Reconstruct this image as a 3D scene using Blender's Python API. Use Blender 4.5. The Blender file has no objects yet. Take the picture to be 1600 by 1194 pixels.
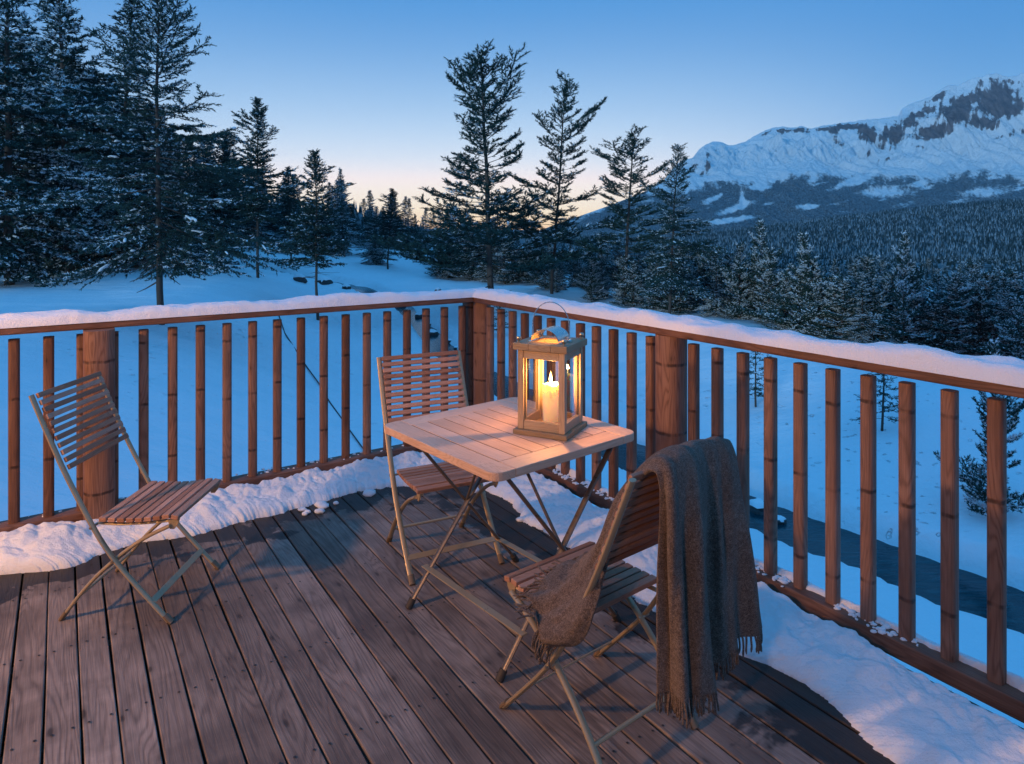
import bpy, math, random
import numpy as np
from mathutils import Vector, Matrix, Euler

SC = bpy.context.scene
COL = SC.collection
R = math.radians
F = 1067.0          # focal length in pixels of the 1600 px wide photograph
EYE = 1.5           # eye height over the deck
HZ = 356.0          # row of the horizon

# ---------------------------------------------------------------- camera
cam_d = bpy.data.cameras.new('camera')
cam = bpy.data.objects.new('camera', cam_d)
COL.objects.link(cam)
cam.location = (0, 0, EYE)
cam.rotation_euler = (R(90), 0, 0)
cam_d.lens = 24.0
cam_d.sensor_width = 36
cam_d.shift_y = -(597 - HZ) / 1600
cam_d.clip_start = 0.05
cam_d.clip_end = 30000
SC.camera = cam

# ---------------------------------------------------------------- world: dusk sky
SUNSET_AZ = R(-7.0)
world = bpy.data.worlds.new('World')
SC.world = world
world.use_nodes = True
wn = world.node_tree
for n in list(wn.nodes):
    wn.nodes.remove(n)


def wnode(t, **k):
    n = wn.nodes.new(t)
    for a, b in k.items():
        setattr(n, a, b)
    return n


def wmath(op, a, b=None, clamp=False):
    n = wnode('ShaderNodeMath', operation=op, use_clamp=clamp)
    for i, v in enumerate((a, b)):
        if v is None:
            continue
        if isinstance(v, (int, float)):
            n.inputs[i].default_value = v
        else:
            wn.links.new(v, n.inputs[i])
    return n.outputs[0]


def ramp_set(node, stops):
    e = node.color_ramp.elements
    while len(e) > 1:
        e.remove(e[-1])
    e[0].position = stops[0][0]
    e[0].color = (*stops[0][1], 1)
    for p, c in stops[1:]:
        x = e.new(p)
        x.color = (*c, 1)


def lin(r, g, b):
    f = lambda v: (v / 255 / 12.92) if v / 255 <= 0.04045 else ((v / 255 + 0.055) / 1.055) ** 2.4
    return (f(r), f(g), f(b))


tc = wnode('ShaderNodeTexCoord')
nrm = wnode('ShaderNodeVectorMath', operation='NORMALIZE')
wn.links.new(tc.outputs['Generated'], nrm.inputs[0])
sep = wnode('ShaderNodeSeparateXYZ')
wn.links.new(nrm.outputs[0], sep.inputs[0])
zc = wmath('MAXIMUM', sep.outputs[2], 0.0)
hor = wmath('SQRT', wmath('ADD', wmath('MULTIPLY', sep.outputs[0], sep.outputs[0]), wmath('MULTIPLY', sep.outputs[1], sep.outputs[1])))
dot = wmath('ADD', wmath('MULTIPLY', sep.outputs[0], math.sin(SUNSET_AZ)), wmath('MULTIPLY', sep.outputs[1], math.cos(SUNSET_AZ)))
cosaz = wmath('DIVIDE', dot, wmath('MAXIMUM', hor, 0.001))
# elevation coordinate with more room near the horizon
ev = wmath('POWER', zc, 0.5)
glow = wnode('ShaderNodeValToRGB')
glow.color_ramp.interpolation = 'B_SPLINE'
ramp_set(glow, [(0.0, (1.62, 0.60, 0.30)), (0.13, (1.48, 0.82, 0.52)), (0.24, (1.14, 0.92, 0.82)), (0.32, (0.70, 0.81, 0.92)),
                (0.42, lin(160, 200, 236)), (0.53, lin(82, 148, 212)), (0.62, lin(64, 144, 212)), (0.80, lin(62, 156, 230)), (1.0, lin(64, 160, 234))])
wn.links.new(ev, glow.inputs[0])
away = wnode('ShaderNodeValToRGB')
away.color_ramp.interpolation = 'B_SPLINE'
ramp_set(away, [(0.0, lin(196, 206, 226)), (0.14, lin(176, 204, 232)), (0.28, lin(142, 188, 228)), (0.42, lin(98, 160, 216)),
                (0.53, lin(64, 136, 204)), (0.66, lin(62, 148, 218)), (0.80, lin(62, 156, 230)), (1.0, lin(64, 160, 234))])
wn.links.new(ev, away.inputs[0])
azf = wnode('ShaderNodeMapRange', interpolation_type='SMOOTHSTEP')
azf.inputs['From Min'].default_value = 0.72
azf.inputs['From Max'].default_value = 1.0
wn.links.new(cosaz, azf.inputs['Value'])
mixs = wnode('ShaderNodeMix', data_type='RGBA')
wn.links.new(azf.outputs[0], mixs.inputs['Factor'])
wn.links.new(away.outputs[0], mixs.inputs['A'])
wn.links.new(glow.outputs[0], mixs.inputs['B'])
sky = wnode('ShaderNodeTexSky', sky_type='NISHITA')
sky.sun_disc = False
sky.sun_elevation = R(-3.5)
sky.sun_rotation = SUNSET_AZ
sky.altitude = 800
add = wnode('ShaderNodeMix', data_type='RGBA', blend_type='ADD')
add.inputs['Factor'].default_value = 0.10
wn.links.new(mixs.outputs['Result'], add.inputs['A'])
wn.links.new(sky.outputs[0], add.inputs['B'])
bg = wnode('ShaderNodeBackground')
bg.inputs[1].default_value = 1.1
wn.links.new(add.outputs['Result'], bg.inputs[0])
out = wnode('ShaderNodeOutputWorld')
wn.links.new(bg.outputs[0], out.inputs[0])

# added fill: a very low, weak, soft sun behind the viewer, brightening the mountain
sun_d = bpy.data.lights.new('fill_sun', 'SUN')
sun_d.energy = 1.5
sun_d.angle = R(6)
sun_d.color = (0.70, 0.93, 1.0)
sun = bpy.data.objects.new('fill_sun', sun_d)
COL.objects.link(sun)
sun.rotation_euler = (R(90 - 5), 0, R(-38))

SC.view_settings.view_transform = 'Standard'
SC.view_settings.look = 'None'
SC.view_settings.exposure = 0
SC.view_settings.gamma = 1
SC.render.engine = 'CYCLES'
SC.cycles.use_denoising = True
SC.cycles.max_bounces = 8
SC.cycles.transparent_max_bounces = 16
SC.cycles.volume_bounces = 1
SC.cycles.sample_clamp_indirect = 4

# ---------------------------------------------------------------- helpers
rng = np.random.default_rng(7)
random.seed(7)


def px(x, y, Y):
    """the point seen at pixel (x, y) of the photograph, Y metres away"""
    return np.array([(x - 800) / F * Y, Y, EYE - (y - HZ) * Y / F])


def ground_px(x, y, z=0.0):
    Y = F * (EYE - z) / (y - HZ)
    return np.array([(x - 800) / F * Y, Y, z])


class MB:
    def __init__(s):
        s.v = []
        s.f = []
        s.m = []

    def add(s, verts, faces, mat=0):
        o = len(s.v)
        s.v += [tuple(p) for p in verts]
        s.f += [tuple(i + o for i in f) for f in faces]
        s.m += [mat] * len(faces)

    def box(s, lo, hi, M=None, mat=0):
        x0, y0, z0 = lo
        x1, y1, z1 = hi
        vs = [(x0, y0, z0), (x1, y0, z0), (x1, y1, z0), (x0, y1, z0), (x0, y0, z1), (x1, y0, z1), (x1, y1, z1), (x0, y1, z1)]
        if M is not None:
            vs = [tuple(M @ Vector(v)) for v in vs]
        s.add(vs, [(0, 3, 2, 1), (4, 5, 6, 7), (0, 1, 5, 4), (1, 2, 6, 5), (2, 3, 7, 6), (3, 0, 4, 7)], mat)

    def prism(s, poly, z0, z1, mat=0):
        n = len(poly)
        vs = [(p[0], p[1], z0) for p in poly] + [(p[0], p[1], z1) for p in poly]
        fs = [tuple(reversed(range(n))), tuple(range(n, 2 * n))]
        fs += [(i, (i + 1) % n, n + (i + 1) % n, n + i) for i in range(n)]
        s.add(vs, fs, mat)

    def tube(s, pts, rad, seg=8, mat=0, flat=None, up=None, cap=True):
        """sweep; rad a number or a list; flat=(a, b) makes an elliptic section with b along 'up'"""
        pts = [Vector(p) for p in pts]
        n = len(pts)
        rings = []
        ref = Vector(up) if up is not None else None
        prev = None
        for i, p in enumerate(pts):
            d = (pts[min(i + 1, n - 1)] - pts[max(i - 1, 0)]).normalized()
            if ref is not None:
                a = d.cross(ref).normalized()
            elif prev is None:
                a = d.orthogonal().normalized()
            else:
                a = (prev - d * prev.dot(d)).normalized()
            prev = a
            b = d.cross(a)
            r = rad[i] if isinstance(rad, (list, tuple)) else rad
            ra, rb = (flat if flat else (r, r))
            rings.append([p + a * (math.cos(2 * math.pi * k / seg) * ra) + b * (math.sin(2 * math.pi * k / seg) * rb) for k in range(seg)])
        vs = [q for ring in rings for q in ring]
        fs = []
        for i in range(n - 1):
            for k in range(seg):
                a = i * seg + k
                b = i * seg + (k + 1) % seg
                fs.append((a, b, b + seg, a + seg))
        if cap:
            fs.append(tuple(reversed(range(seg))))
            fs.append(tuple(range((n - 1) * seg, n * seg)))
        s.add(vs, fs, mat)

    def lathe(s, prof, c=(0, 0, 0), seg=24, mat=0):
        vs = []
        for r, z in prof:
            for k in range(seg):
                a = 2 * math.pi * k / seg
                vs.append((c[0] + r * math.cos(a), c[1] + r * math.sin(a), c[2] + z))
        fs = []
        for i in range(len(prof) - 1):
            for k in range(seg):
                a = i * seg + k
                b = i * seg + (k + 1) % seg
                fs.append((a, b, b + seg, a + seg))
        s.add(vs, fs, mat)

    def mesh(s, name, mats, smooth=False, bevel=0, segs=2):
        me = bpy.data.meshes.new(name)
        me.from_pydata(s.v, [], s.f)
        for m in (mats if isinstance(mats, (list, tuple)) else [mats]):
            me.materials.append(m)
        if any(s.m):
            me.polygons.foreach_set('material_index', s.m)
        if bevel:
            import bmesh
            bm = bmesh.new()
            bm.from_mesh(me)
            bmesh.ops.recalc_face_normals(bm, faces=bm.faces)
            es = [e for e in bm.edges if len(e.link_faces) == 2 and e.calc_face_angle(0) > R(35)]
            bmesh.ops.bevel(bm, geom=es, offset=bevel, segments=segs, profile=0.5, affect='EDGES', clamp_overlap=True)
            bm.to_mesh(me)
            bm.free()
        if smooth:
            me.polygons.foreach_set('use_smooth', [True] * len(me.polygons))
            if smooth != 'all':
                try:
                    me.set_sharp_from_angle(angle=R(38))
                except Exception:
                    pass
        me.update()
        return me


def np_mesh(name, V, Fc, mats, midx=None, smooth=False, attrs=None):
    """V (n,3), Fc (m,k) of equal k"""
    me = bpy.data.meshes.new(name)
    V = np.asarray(V, dtype=np.float32)
    Fc = np.asarray(Fc, dtype=np.int32)
    m, k = Fc.shape
    me.vertices.add(len(V))
    me.vertices.foreach_set('co', V.ravel())
    me.loops.add(m * k)
    me.loops.foreach_set('vertex_index', Fc.ravel())
    me.polygons.add(m)
    me.polygons.foreach_set('loop_start', np.arange(0, m * k, k, dtype=np.int32))
    me.polygons.foreach_set('loop_total', np.full(m, k, dtype=np.int32))
    for mt in mats:
        me.materials.append(mt)
    if midx is not None:
        me.polygons.foreach_set('material_index', np.asarray(midx, dtype=np.int32))
    if smooth:
        me.polygons.foreach_set('use_smooth', np.ones(m, dtype=bool))
    for an, av in (attrs or {}).items():
        at = me.attributes.new(an, 'FLOAT', 'POINT')
        at.data.foreach_set('value', np.asarray(av, dtype=np.float32))
    me.update(calc_edges=True)
    me.validate()
    return me


def obj(name, me, parent=None, loc=None, rot=None, kind=None):
    o = bpy.data.objects.new(name, me)
    COL.objects.link(o)
    if parent is not None:
        o.parent = parent
    if loc is not None:
        o.location = loc
    if rot is not None:
        o.rotation_euler = rot
    if kind:
        o['kind'] = kind
    return o


def tag(o, label=None, cat=None, group=None, kind=None):
    if label:
        o['label'] = label
    if cat:
        o['category'] = cat
    if group:
        o['group'] = group
    if kind:
        o['kind'] = kind
    return o


def thing(name, label, cat, loc=(0, 0, 0), rz=0.0, group=None):
    o = obj(name, None, loc=loc, rot=(0, 0, rz))
    return tag(o, label, cat, group)


def copy_tree(o, parent=None):
    c = o.copy()
    COL.objects.link(c)
    c.parent = parent
    for ch in list(o.children):
        copy_tree(ch, c)
    return c


# numpy gradient noise
_perm = np.random.default_rng(3).permutation(512)
_perm = np.concatenate([_perm, _perm, _perm])
_gr = np.random.default_rng(5).normal(size=(512, 3))
_gr /= np.linalg.norm(_gr, axis=1)[:, None]


def noise3(x, y, z=0.0):
    x, y, z = np.broadcast_arrays(np.asarray(x, float), np.asarray(y, float), np.asarray(z, float))
    xi, yi, zi = np.floor(x).astype(int), np.floor(y).astype(int), np.floor(z).astype(int)
    xf, yf, zf = x - xi, y - yi, z - zi
    u, v, w = [t * t * t * (t * (t * 6 - 15) + 10) for t in (xf, yf, zf)]
    res = 0
    for dx in (0, 1):
        for dy in (0, 1):
            for dz in (0, 1):
                h = _perm[(_perm[(_perm[(xi + dx) & 511] + yi + dy) & 511] + zi + dz) & 511]
                g = _gr[h]
                d = g[..., 0] * (xf - dx) + g[..., 1] * (yf - dy) + g[..., 2] * (zf - dz)
                res = res + d * (u if dx else 1 - u) * (v if dy else 1 - v) * (w if dz else 1 - w)
    return res * 1.6


def fbm(x, y, z=0.0, o=4, ridged=False):
    s = 0
    a = 1.0
    t = 0
    f = 1.0
    for i in range(o):
        n = noise3(x * f + 17.3 * i, y * f - 9.1 * i, z * f + 3.7 * i)
        s = s + a * ((1 - 2 * np.abs(n)) if ridged else n)
        t += a
        a *= 0.5
        f *= 2.03
    return s / t


def sstep(a, b, x):
    t = np.clip((x - a) / (b - a), 0, 1)
    return t * t * (3 - 2 * t)


# ---------------------------------------------------------------- materials
class NT:
    def __init__(s, name):
        s.m = bpy.data.materials.new(name)
        s.m.use_nodes = True
        s.t = s.m.node_tree
        s.b = s.t.nodes['Principled BSDF']
        s.o = s.t.nodes['Material Output']

    def n(s, t, **k):
        n = s.t.nodes.new(t)
        for a, b in k.items():
            setattr(n, a, b)
        return n

    def l(s, a, b):
        s.t.links.new(a, b)

    def math(s, op, a, b=None, clamp=False):
        n = s.n('ShaderNodeMath', operation=op, use_clamp=clamp)
        for i, v in enumerate((a, b)):
            if v is None:
                continue
            if isinstance(v, (int, float)):
                n.inputs[i].default_value = v
            else:
                s.l(v, n.inputs[i])
        return n.outputs[0]

    def coords(s, kind='Object', scale=(1, 1, 1), rand=0.0):
        t = s.n('ShaderNodeTexCoord')
        v = s.n('ShaderNodeNewGeometry').outputs['Position'] if kind == 'World' else t.outputs[kind]
        if rand:
            oi = s.n('ShaderNodeObjectInfo')
            ad = s.n('ShaderNodeVectorMath', operation='ADD')
            sc = s.n('ShaderNodeVectorMath', operation='SCALE')
            cb = s.n('ShaderNodeCombineXYZ')
            s.l(oi.outputs['Random'], cb.inputs[0])
            s.l(s.math('MULTIPLY', oi.outputs['Random'], 0.37), cb.inputs[1])
            s.l(s.math('MULTIPLY', oi.outputs['Random'], 1.73), cb.inputs[2])
            s.l(cb.outputs[0], sc.inputs[0])
            sc.inputs['Scale'].default_value = rand
            s.l(v, ad.inputs[0])
            s.l(sc.outputs[0], ad.inputs[1])
            v = ad.outputs[0]
        mp = s.n('ShaderNodeMapping')
        mp.inputs['Scale'].default_value = scale
        s.l(v, mp.inputs['Vector'])
        return mp.outputs[0]

    def noise(s, vec, scale, detail=4, rough=0.55, dist=0.0):
        n = s.n('ShaderNodeTexNoise')
        n.inputs['Scale'].default_value = scale
        n.inputs['Detail'].default_value = detail
        n.inputs['Roughness'].default_value = rough
        n.inputs['Distortion'].default_value = dist
        if vec is not None:
            s.l(vec, n.inputs['Vector'])
        return n.outputs[0]

    def ramp(s, fac, stops, interp='LINEAR'):
        n = s.n('ShaderNodeValToRGB')
        n.color_ramp.interpolation = interp
        ramp_set(n, [(p, (c if isinstance(c, tuple) else (c, c, c))) for p, c in stops])
        s.l(fac, n.inputs[0])
        return n.outputs[0]

    def mix(s, fac, a, b, blend='MIX'):
        n = s.n('ShaderNodeMix', data_type='RGBA', blend_type=blend)
        for key, v in (('Factor', fac), ('A', a), ('B', b)):
            i = n.inputs[key]
            if isinstance(v, (int, float)):
                i.default_value = v
            elif isinstance(v, tuple):
                i.default_value = (*v, 1)
            else:
                s.l(v, i)
        return n.outputs['Result']

    def bump(s, h, strength=0.3, dist=0.01):
        n = s.n('ShaderNodeBump')
        n.inputs['Strength'].default_value = strength
        n.inputs['Distance'].default_value = dist
        s.l(h, n.inputs['Height'])
        s.l(n.outputs[0], s.b.inputs['Normal'])
        return n

    def set(s, **k):
        nm = {'color': 'Base Color', 'rough': 'Roughness', 'metal': 'Metallic', 'spec': 'Specular IOR Level', 'sheen': 'Sheen Weight',
              'sss': 'Subsurface Weight', 'sssr': 'Subsurface Radius', 'ssss': 'Subsurface Scale', 'coat': 'Coat Weight'}
        for a, v in k.items():
            i = s.b.inputs[nm[a]]
            if isinstance(v, tuple) and len(v) == 3 and a == 'color':
                i.default_value = (*v, 1)
            elif isinstance(v, (int, float, tuple)):
                i.default_value = v
            else:
                s.l(v, i)
        return s


def mat_snow(name, fine=1.0, bump=0.5, dist=0.02):
    t = NT(name)
    c = t.coords('World')
    a = t.noise(c, 130 * fine, 5, 0.7)
    b = t.noise(c, 7 * fine, 4, 0.55)
    h = t.math('ADD', t.math('MULTIPLY', a, 0.45), b)
    t.set(color=t.mix(t.noise(c, 2.5, 3), (0.80, 0.83, 0.88), (0.86, 0.88, 0.91)), rough=0.75, spec=0.25, sss=0.12, sssr=(0.6, 0.8, 1.0), ssss=0.02)
    t.bump(h, bump, dist)
    return t.m


M_SNOW = mat_snow('deck snow', 1.0, 0.75, 0.02)
M_SNOWB = mat_snow('branch snow', 0.6, 0.3)


def mat_field():
    t = NT('snowfield')
    c = t.coords('World')
    w = t.coords('World', scale=(0.5, 1.3, 1))
    h = t.math('ADD', t.math('MULTIPLY', t.noise(w, 0.9, 5, 0.5), 1.0), t.math('MULTIPLY', t.noise(c, 11, 5, 0.6), 0.18))
    # trampled animal tracks and small pits here and there
    pit = t.ramp(t.noise(c, 5.5, 2, 0.5), [(0.66, 0.0), (0.74, 1.0)])
    patch = t.ramp(t.noise(c, 0.16, 2, 0.5), [(0.50, 0.0), (0.62, 1.0)])
    pits = t.math('MULTIPLY', t.math('MULTIPLY', pit, patch), -0.7)
    h = t.math('ADD', h, pits)
    t.set(color=t.mix(t.noise(c, 0.7, 4), (0.78, 0.81, 0.86), (0.85, 0.87, 0.90)), rough=0.8, spec=0.2)
    t.bump(h, 0.9, 0.13)
    # the far ground carries forest instead of open snow
    at = t.n('ShaderNodeAttribute', attribute_name='wood')
    fine = t.noise(t.coords('World', scale=(1, 1, 0.3)), 0.30, 4, 0.7)
    dark = t.mix(t.ramp(fine, [(0.40, 0.0), (0.72, 1.0)]), (0.012, 0.02, 0.022), (0.30, 0.33, 0.36))
    base = t.b.inputs['Base Color'].links[0].from_socket
    t.set(color=t.mix(at.outputs['Fac'], base, dark))
    return t.m


M_FIELD = mat_field()


def mat_wood(name, c1, c2, c3, long_axis=0, grain=1.0, rough=0.6, knots=0.0, wet=False, rings=1.0, spec=0.3, stain=0.0, cracks=False, vary=0.5):
    t = NT(name)
    sx = [6.0, 6.0, 6.0]
    sx[long_axis] = 0.62
    c = t.coords('Object', scale=tuple(v * grain for v in sx), rand=37.0)
    g = t.noise(c, 1.3, 2.5, 0.45, 0.25)
    r = t.math('SINE', t.math('MULTIPLY', g, 150.0 * rings))
    r = t.math('ADD', t.math('MULTIPLY', r, 0.5), 0.5)
    r = t.math('SUBTRACT', 1.0, t.math('POWER', r, 2.5))
    sf = [170.0, 170.0, 170.0]
    sf[long_axis] = 4.5
    fib = t.noise(t.coords('Object', scale=tuple(sf), rand=11.0), 1.5, 3, 0.6)
    big = t.noise(t.coords('Object', scale=(1, 1, 1), rand=23.0), 2.2, 4, 0.6)
    f1 = t.math('ADD', t.math('MULTIPLY', t.math('MULTIPLY', r, t.ramp(t.noise(t.coords('Object', scale=(1, 1, 1), rand=31.0), 3.5, 2), [(0.38, 0.25), (0.62, 1.0)])), 0.27), t.math('ADD', t.math('MULTIPLY', fib, 0.62), t.math('MULTIPLY', big, 0.42)))
    col = t.ramp(f1, [(0.30, c1), (0.66, c2), (1.0, c3)])
    oi = t.n('ShaderNodeObjectInfo')
    hv = t.n('ShaderNodeHueSaturation')
    t.l(col, hv.inputs['Color'])
    t.l(t.math('ADD', t.math('MULTIPLY', oi.outputs['Random'], vary), 1.01 - vary / 2), hv.inputs['Value'])
    t.l(t.math('ADD', t.math('MULTIPLY', oi.outputs['Random'], -0.2), 1.08), hv.inputs['Saturation'])
    col = hv.outputs[0]
    height = t.math('ADD', t.math('MULTIPLY', r, 0.3), fib)
    roughv = t.ramp(f1, [(0.2, rough - 0.1), (0.9, rough + 0.12)])
    if knots:
        ks = [13.0, 13.0, 13.0]
        ks[long_axis] = 5.0
        vo = t.n('ShaderNodeTexVoronoi')
        vo.inputs['Scale'].default_value = 1.0
        kc = t.coords('Object', scale=tuple(ks), rand=51.0)
        t.l(kc, vo.inputs['Vector'])
        wob = t.math('ADD', vo.outputs['Distance'], t.math('MULTIPLY', t.noise(kc, 1.1, 2), 0.28))
        k = t.ramp(wob, [(0.0, 1.0), (0.10 * knots + 0.11, 1.0), (0.13 * knots + 0.155, 0.0)])
        halo = t.ramp(wob, [(0.12, 0.5), (0.30 + 0.20 * knots, 0.0)])
        col = t.mix(halo, col, tuple(v * 0.45 for v in c1))
        col = t.mix(t.math('MULTIPLY', k, 0.7), col, tuple(v * 0.30 for v in c1))
        height = t.math('SUBTRACT', height, t.math('MULTIPLY', k, 0.5))
    if stain:
        s = t.ramp(t.noise(t.coords('World', scale=(1, 1, 1)), 3.2, 5, 0.62, 0.6), [(0.42, 0.0), (0.62, 1.0)])
        col = t.mix(t.math('MULTIPLY', s, stain), col, tuple(v * 0.55 for v in c1))
    if cracks:
        wv = t.n('ShaderNodeSeparateXYZ')
        tcx = t.n('ShaderNodeTexCoord')
        t.l(tcx.outputs['Object'], wv.inputs[0])
        zz = t.math('ADD', wv.outputs[2], t.math('MULTIPLY', oi.outputs['Random'], 0.21))
        zz = t.math('ADD', zz, t.math('MULTIPLY', t.noise(t.coords('Object', scale=(9, 9, 2)), 2.0, 2), 0.018))
        fr = t.math('FRACT', t.math('MULTIPLY', zz, 3.1))
        band = t.ramp(fr, [(0.0, 1.0), (0.012, 1.0), (0.03, 0.0), (0.97, 0.0), (0.99, 1.0)])
        brk = t.ramp(t.noise(t.coords('Object', scale=(30, 30, 4), rand=3.0), 1.0, 2), [(0.40, 0.25), (0.55, 1.0)])
        band = t.math('MULTIPLY', band, brk)
        col = t.mix(t.math('MULTIPLY', band, 0.75), col, (0.012, 0.007, 0.006))
        height = t.math('SUBTRACT', height, t.math('MULTIPLY', band, 1.5))
    if wet:
        # melt water next to the snow along both railings
        geo = t.n('ShaderNodeNewGeometry')
        sp = t.n('ShaderNodeSeparateXYZ')
        t.l(geo.outputs['Position'], sp.inputs[0])
        X, Y = sp.outputs[0], sp.outputs[1]
        dl = t.math('ADD', t.math('MULTIPLY', t.math('ADD', X, 0.243), -0.5604), t.math('MULTIPLY', t.math('SUBTRACT', Y, 4.72), 0.8282))
        dl = t.math('MULTIPLY', dl, -1.0)     # distance from the left railing
        dr = t.math('ADD', t.math('MULTIPLY', t.math('ADD', X, 0.243), 0.8282), t.math('MULTIPLY', t.math('SUBTRACT', Y, 4.72), 0.5604))
        dr = t.math('MULTIPLY', dr, -1.0)     # distance from the right railing
        nz = t.noise(t.coords('World', scale=(1, 1, 1)), 5.0, 4, 0.6, 0.3)
        nz2 = t.math('MULTIPLY', t.math('SUBTRACT', nz, 0.5), 0.95)
        ba = t.math('ADD', dl, nz2)
        bb = t.math('ADD', dr, t.math('MULTIPLY', nz2, 0.8))
        wl = t.ramp(ba, [(0.565, 1.0), (0.595, 0.0)])
        wr = t.ramp(bb, [(0.64, 1.0), (0.69, 0.0)])
        wm = t.math('MAXIMUM', wl, wr)
        pud = t.ramp(t.noise(t.coords('World'), 0.9, 3, 0.5), [(0.54, 0.0), (0.66, 0.45)])
        col = t.mix(t.math('MULTIPLY', wm, 0.86), col, tuple(v * 0.14 for v in c1))
        col = t.mix(pud, col, tuple(v * 0.7 for v in c1))
        roughv = t.mix(t.math('MULTIPLY', wm, 0.75), roughv, (0.42, 0.42, 0.42))
    t.set(color=col, rough=roughv, spec=spec)
    t.bump(height, 0.7, 0.002)
    return t.m


M_DECK = mat_wood('deck plank wood', (0.080, 0.058, 0.049), (0.215, 0.166, 0.140), (0.345, 0.275, 0.235), 0, 1.0, 0.62, knots=0.75, wet=True, rings=0.85, stain=0.4)
M_RAIL = mat_wood('reddish rail wood', (0.080, 0.042, 0.030), (0.19, 0.098, 0.068), (0.28, 0.158, 0.115), 0, 1.0, 0.6, knots=0.5)
M_BAL = mat_wood('reddish baluster wood', (0.078, 0.040, 0.028), (0.185, 0.093, 0.063), (0.28, 0.155, 0.11), 2, 1.2, 0.6, knots=0.35, cracks=True)
M_TEAK = mat_wood('pale table wood', (0.44, 0.265, 0.175), (0.60, 0.385, 0.265), (0.68, 0.47, 0.34), 1, 2.0, 0.5, vary=0.14)
M_TEAKX = mat_wood('pale table wood across', (0.44, 0.265, 0.175), (0.60, 0.385, 0.265), (0.68, 0.47, 0.34), 0, 2.0, 0.5, vary=0.1)
M_SLAT = mat_wood('chair slat wood', (0.22, 0.105, 0.066), (0.38, 0.19, 0.122), (0.48, 0.26, 0.175), 1, 2.4, 0.5)
M_LANT = mat_wood('lantern wood', (0.26, 0.17, 0.10), (0.42, 0.29, 0.18), (0.52, 0.38, 0.25), 2, 3.0, 0.5)
M_LANTX = mat_wood('lantern wood flat', (0.24, 0.16, 0.10), (0.38, 0.27, 0.17), (0.48, 0.36, 0.24), 1, 3.0, 0.5)


def mat_simple(name, color, rough=0.5, metal=0.0, var=0.0, bump=0.0, scale=40, spec=0.5):
    t = NT(name)
    if var:
        nz = t.noise(t.coords('Object', rand=5.0), scale, 4, 0.6)
        t.set(color=t.mix(nz, tuple(v * (1 - var) for v in color), tuple(min(1, v * (1 + var)) for v in color)))
        t.set(rough=t.ramp(nz, [(0.3, max(0.05, rough - 0.12)), (0.7, min(1, rough + 0.12))]))
    else:
        t.set(color=color, rough=rough)
    t.set(metal=metal, spec=spec)
    if bump:
        t.bump(t.noise(t.coords('Object'), scale * 2, 3), bump, 0.002)
    return t.m


M_METAL = mat_simple('champagne painted metal', (0.38, 0.29, 0.18), 0.38, 0.3, 0.12, 0.1, 60)
M_DMETAL = mat_simple('dark bronze table metal', (0.14, 0.115, 0.095), 0.36, 0.45, 0.2, 0.1, 60)
M_STEEL = mat_simple('polished steel', (0.62, 0.60, 0.57), 0.22, 1.0, 0.12, 0.05, 80)
M_BOLT = mat_simple('bolt metal', (0.5, 0.44, 0.34), 0.3, 1.0)
M_GAP_SHADE = mat_simple('dark gap shade', (0.035, 0.018, 0.014), 0.8)
M_SCREW = mat_simple('dull screw head', (0.05, 0.042, 0.038), 0.5, 0.6)
M_CAP = mat_simple('brown foot cap', (0.16, 0.11, 0.065), 0.55)
M_RUBBER = mat_simple('foot rubber', (0.04, 0.032, 0.025), 0.7)
M_BARK = mat_simple('conifer bark', (0.075, 0.055, 0.046), 0.9, 0, 0.5, 0.8, 25)
M_ROCK = mat_simple('wet rock', (0.045, 0.045, 0.048), 0.7, 0, 0.5, 0.6, 6)
M_CABLE = mat_simple('cable', (0.02, 0.022, 0.025), 0.6)


def mat_needle(name, c1, c2):
    t = NT(name)
    g = t.n('ShaderNodeNewGeometry')
    nz = t.noise(t.coords('Object', rand=9.0), 1.6, 3, 0.6)
    f = t.math('ADD', t.math('MULTIPLY', g.outputs['Random Per Island'], 0.5), t.math('MULTIPLY', nz, 0.7))
    t.set(color=t.ramp(f, [(0.25, c1), (0.85, c2)]), rough=0.65, spec=0.25)
    return t.m


M_NEEDLE = mat_needle('spruce needles', (0.010, 0.028, 0.026), (0.036, 0.085, 0.075))
M_NEEDLEP = mat_needle('pine needles', (0.012, 0.032, 0.029), (0.042, 0.095, 0.082))

# ---------------------------------------------------------------- terrain
# the stream: points (x, y, water level)
CREEK = np.array([(13.5, 1.2, -4.0), (9.6, 6.4, -4.0), (7.22, 9.64, -4.0), (4.54, 13.1, -4.0), (2.68, 16.8, -4.0), (-0.6, 24, -3.95), (-2.66, 28.4, -3.8),
                  (-4.5, 34.6, -3.5), (-6.4, 40.4, -3.2), (-10.5, 46.5, -2.6), (-14.7, 48.5, -2.05), (-21, 52, -1.35), (-32, 56, -0.7), (-60, 66, -0.2)])


def creek(x, y):
    """distance to the stream's centre line, water level there, side (+ far bank), arc parameter"""
    best = np.full(x.shape, 1e9)
    wz = np.zeros(x.shape)
    sd = np.ones(x.shape)
    par = np.zeros(x.shape)
    for i in range(len(CREEK) - 1):
        a, b = CREEK[i], CREEK[i + 1]
        d = b[:2] - a[:2]
        t = np.clip(((x - a[0]) * d[0] + (y - a[1]) * d[1]) / (d @ d), 0, 1)
        qx, qy = a[0] + t * d[0], a[1] + t * d[1]
        dd = np.hypot(x - qx, y - qy)
        k = dd < best
        best = np.where(k, dd, best)
        wz = np.where(k, a[2] + t * (b[2] - a[2]), wz)
        cr = d[0] * (y - a[1]) - d[1] * (x - a[0])
        sd = np.where(k, -np.sign(cr), sd)
        par = np.where(k, i + t, par)
    return best, wz, sd, par


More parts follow.
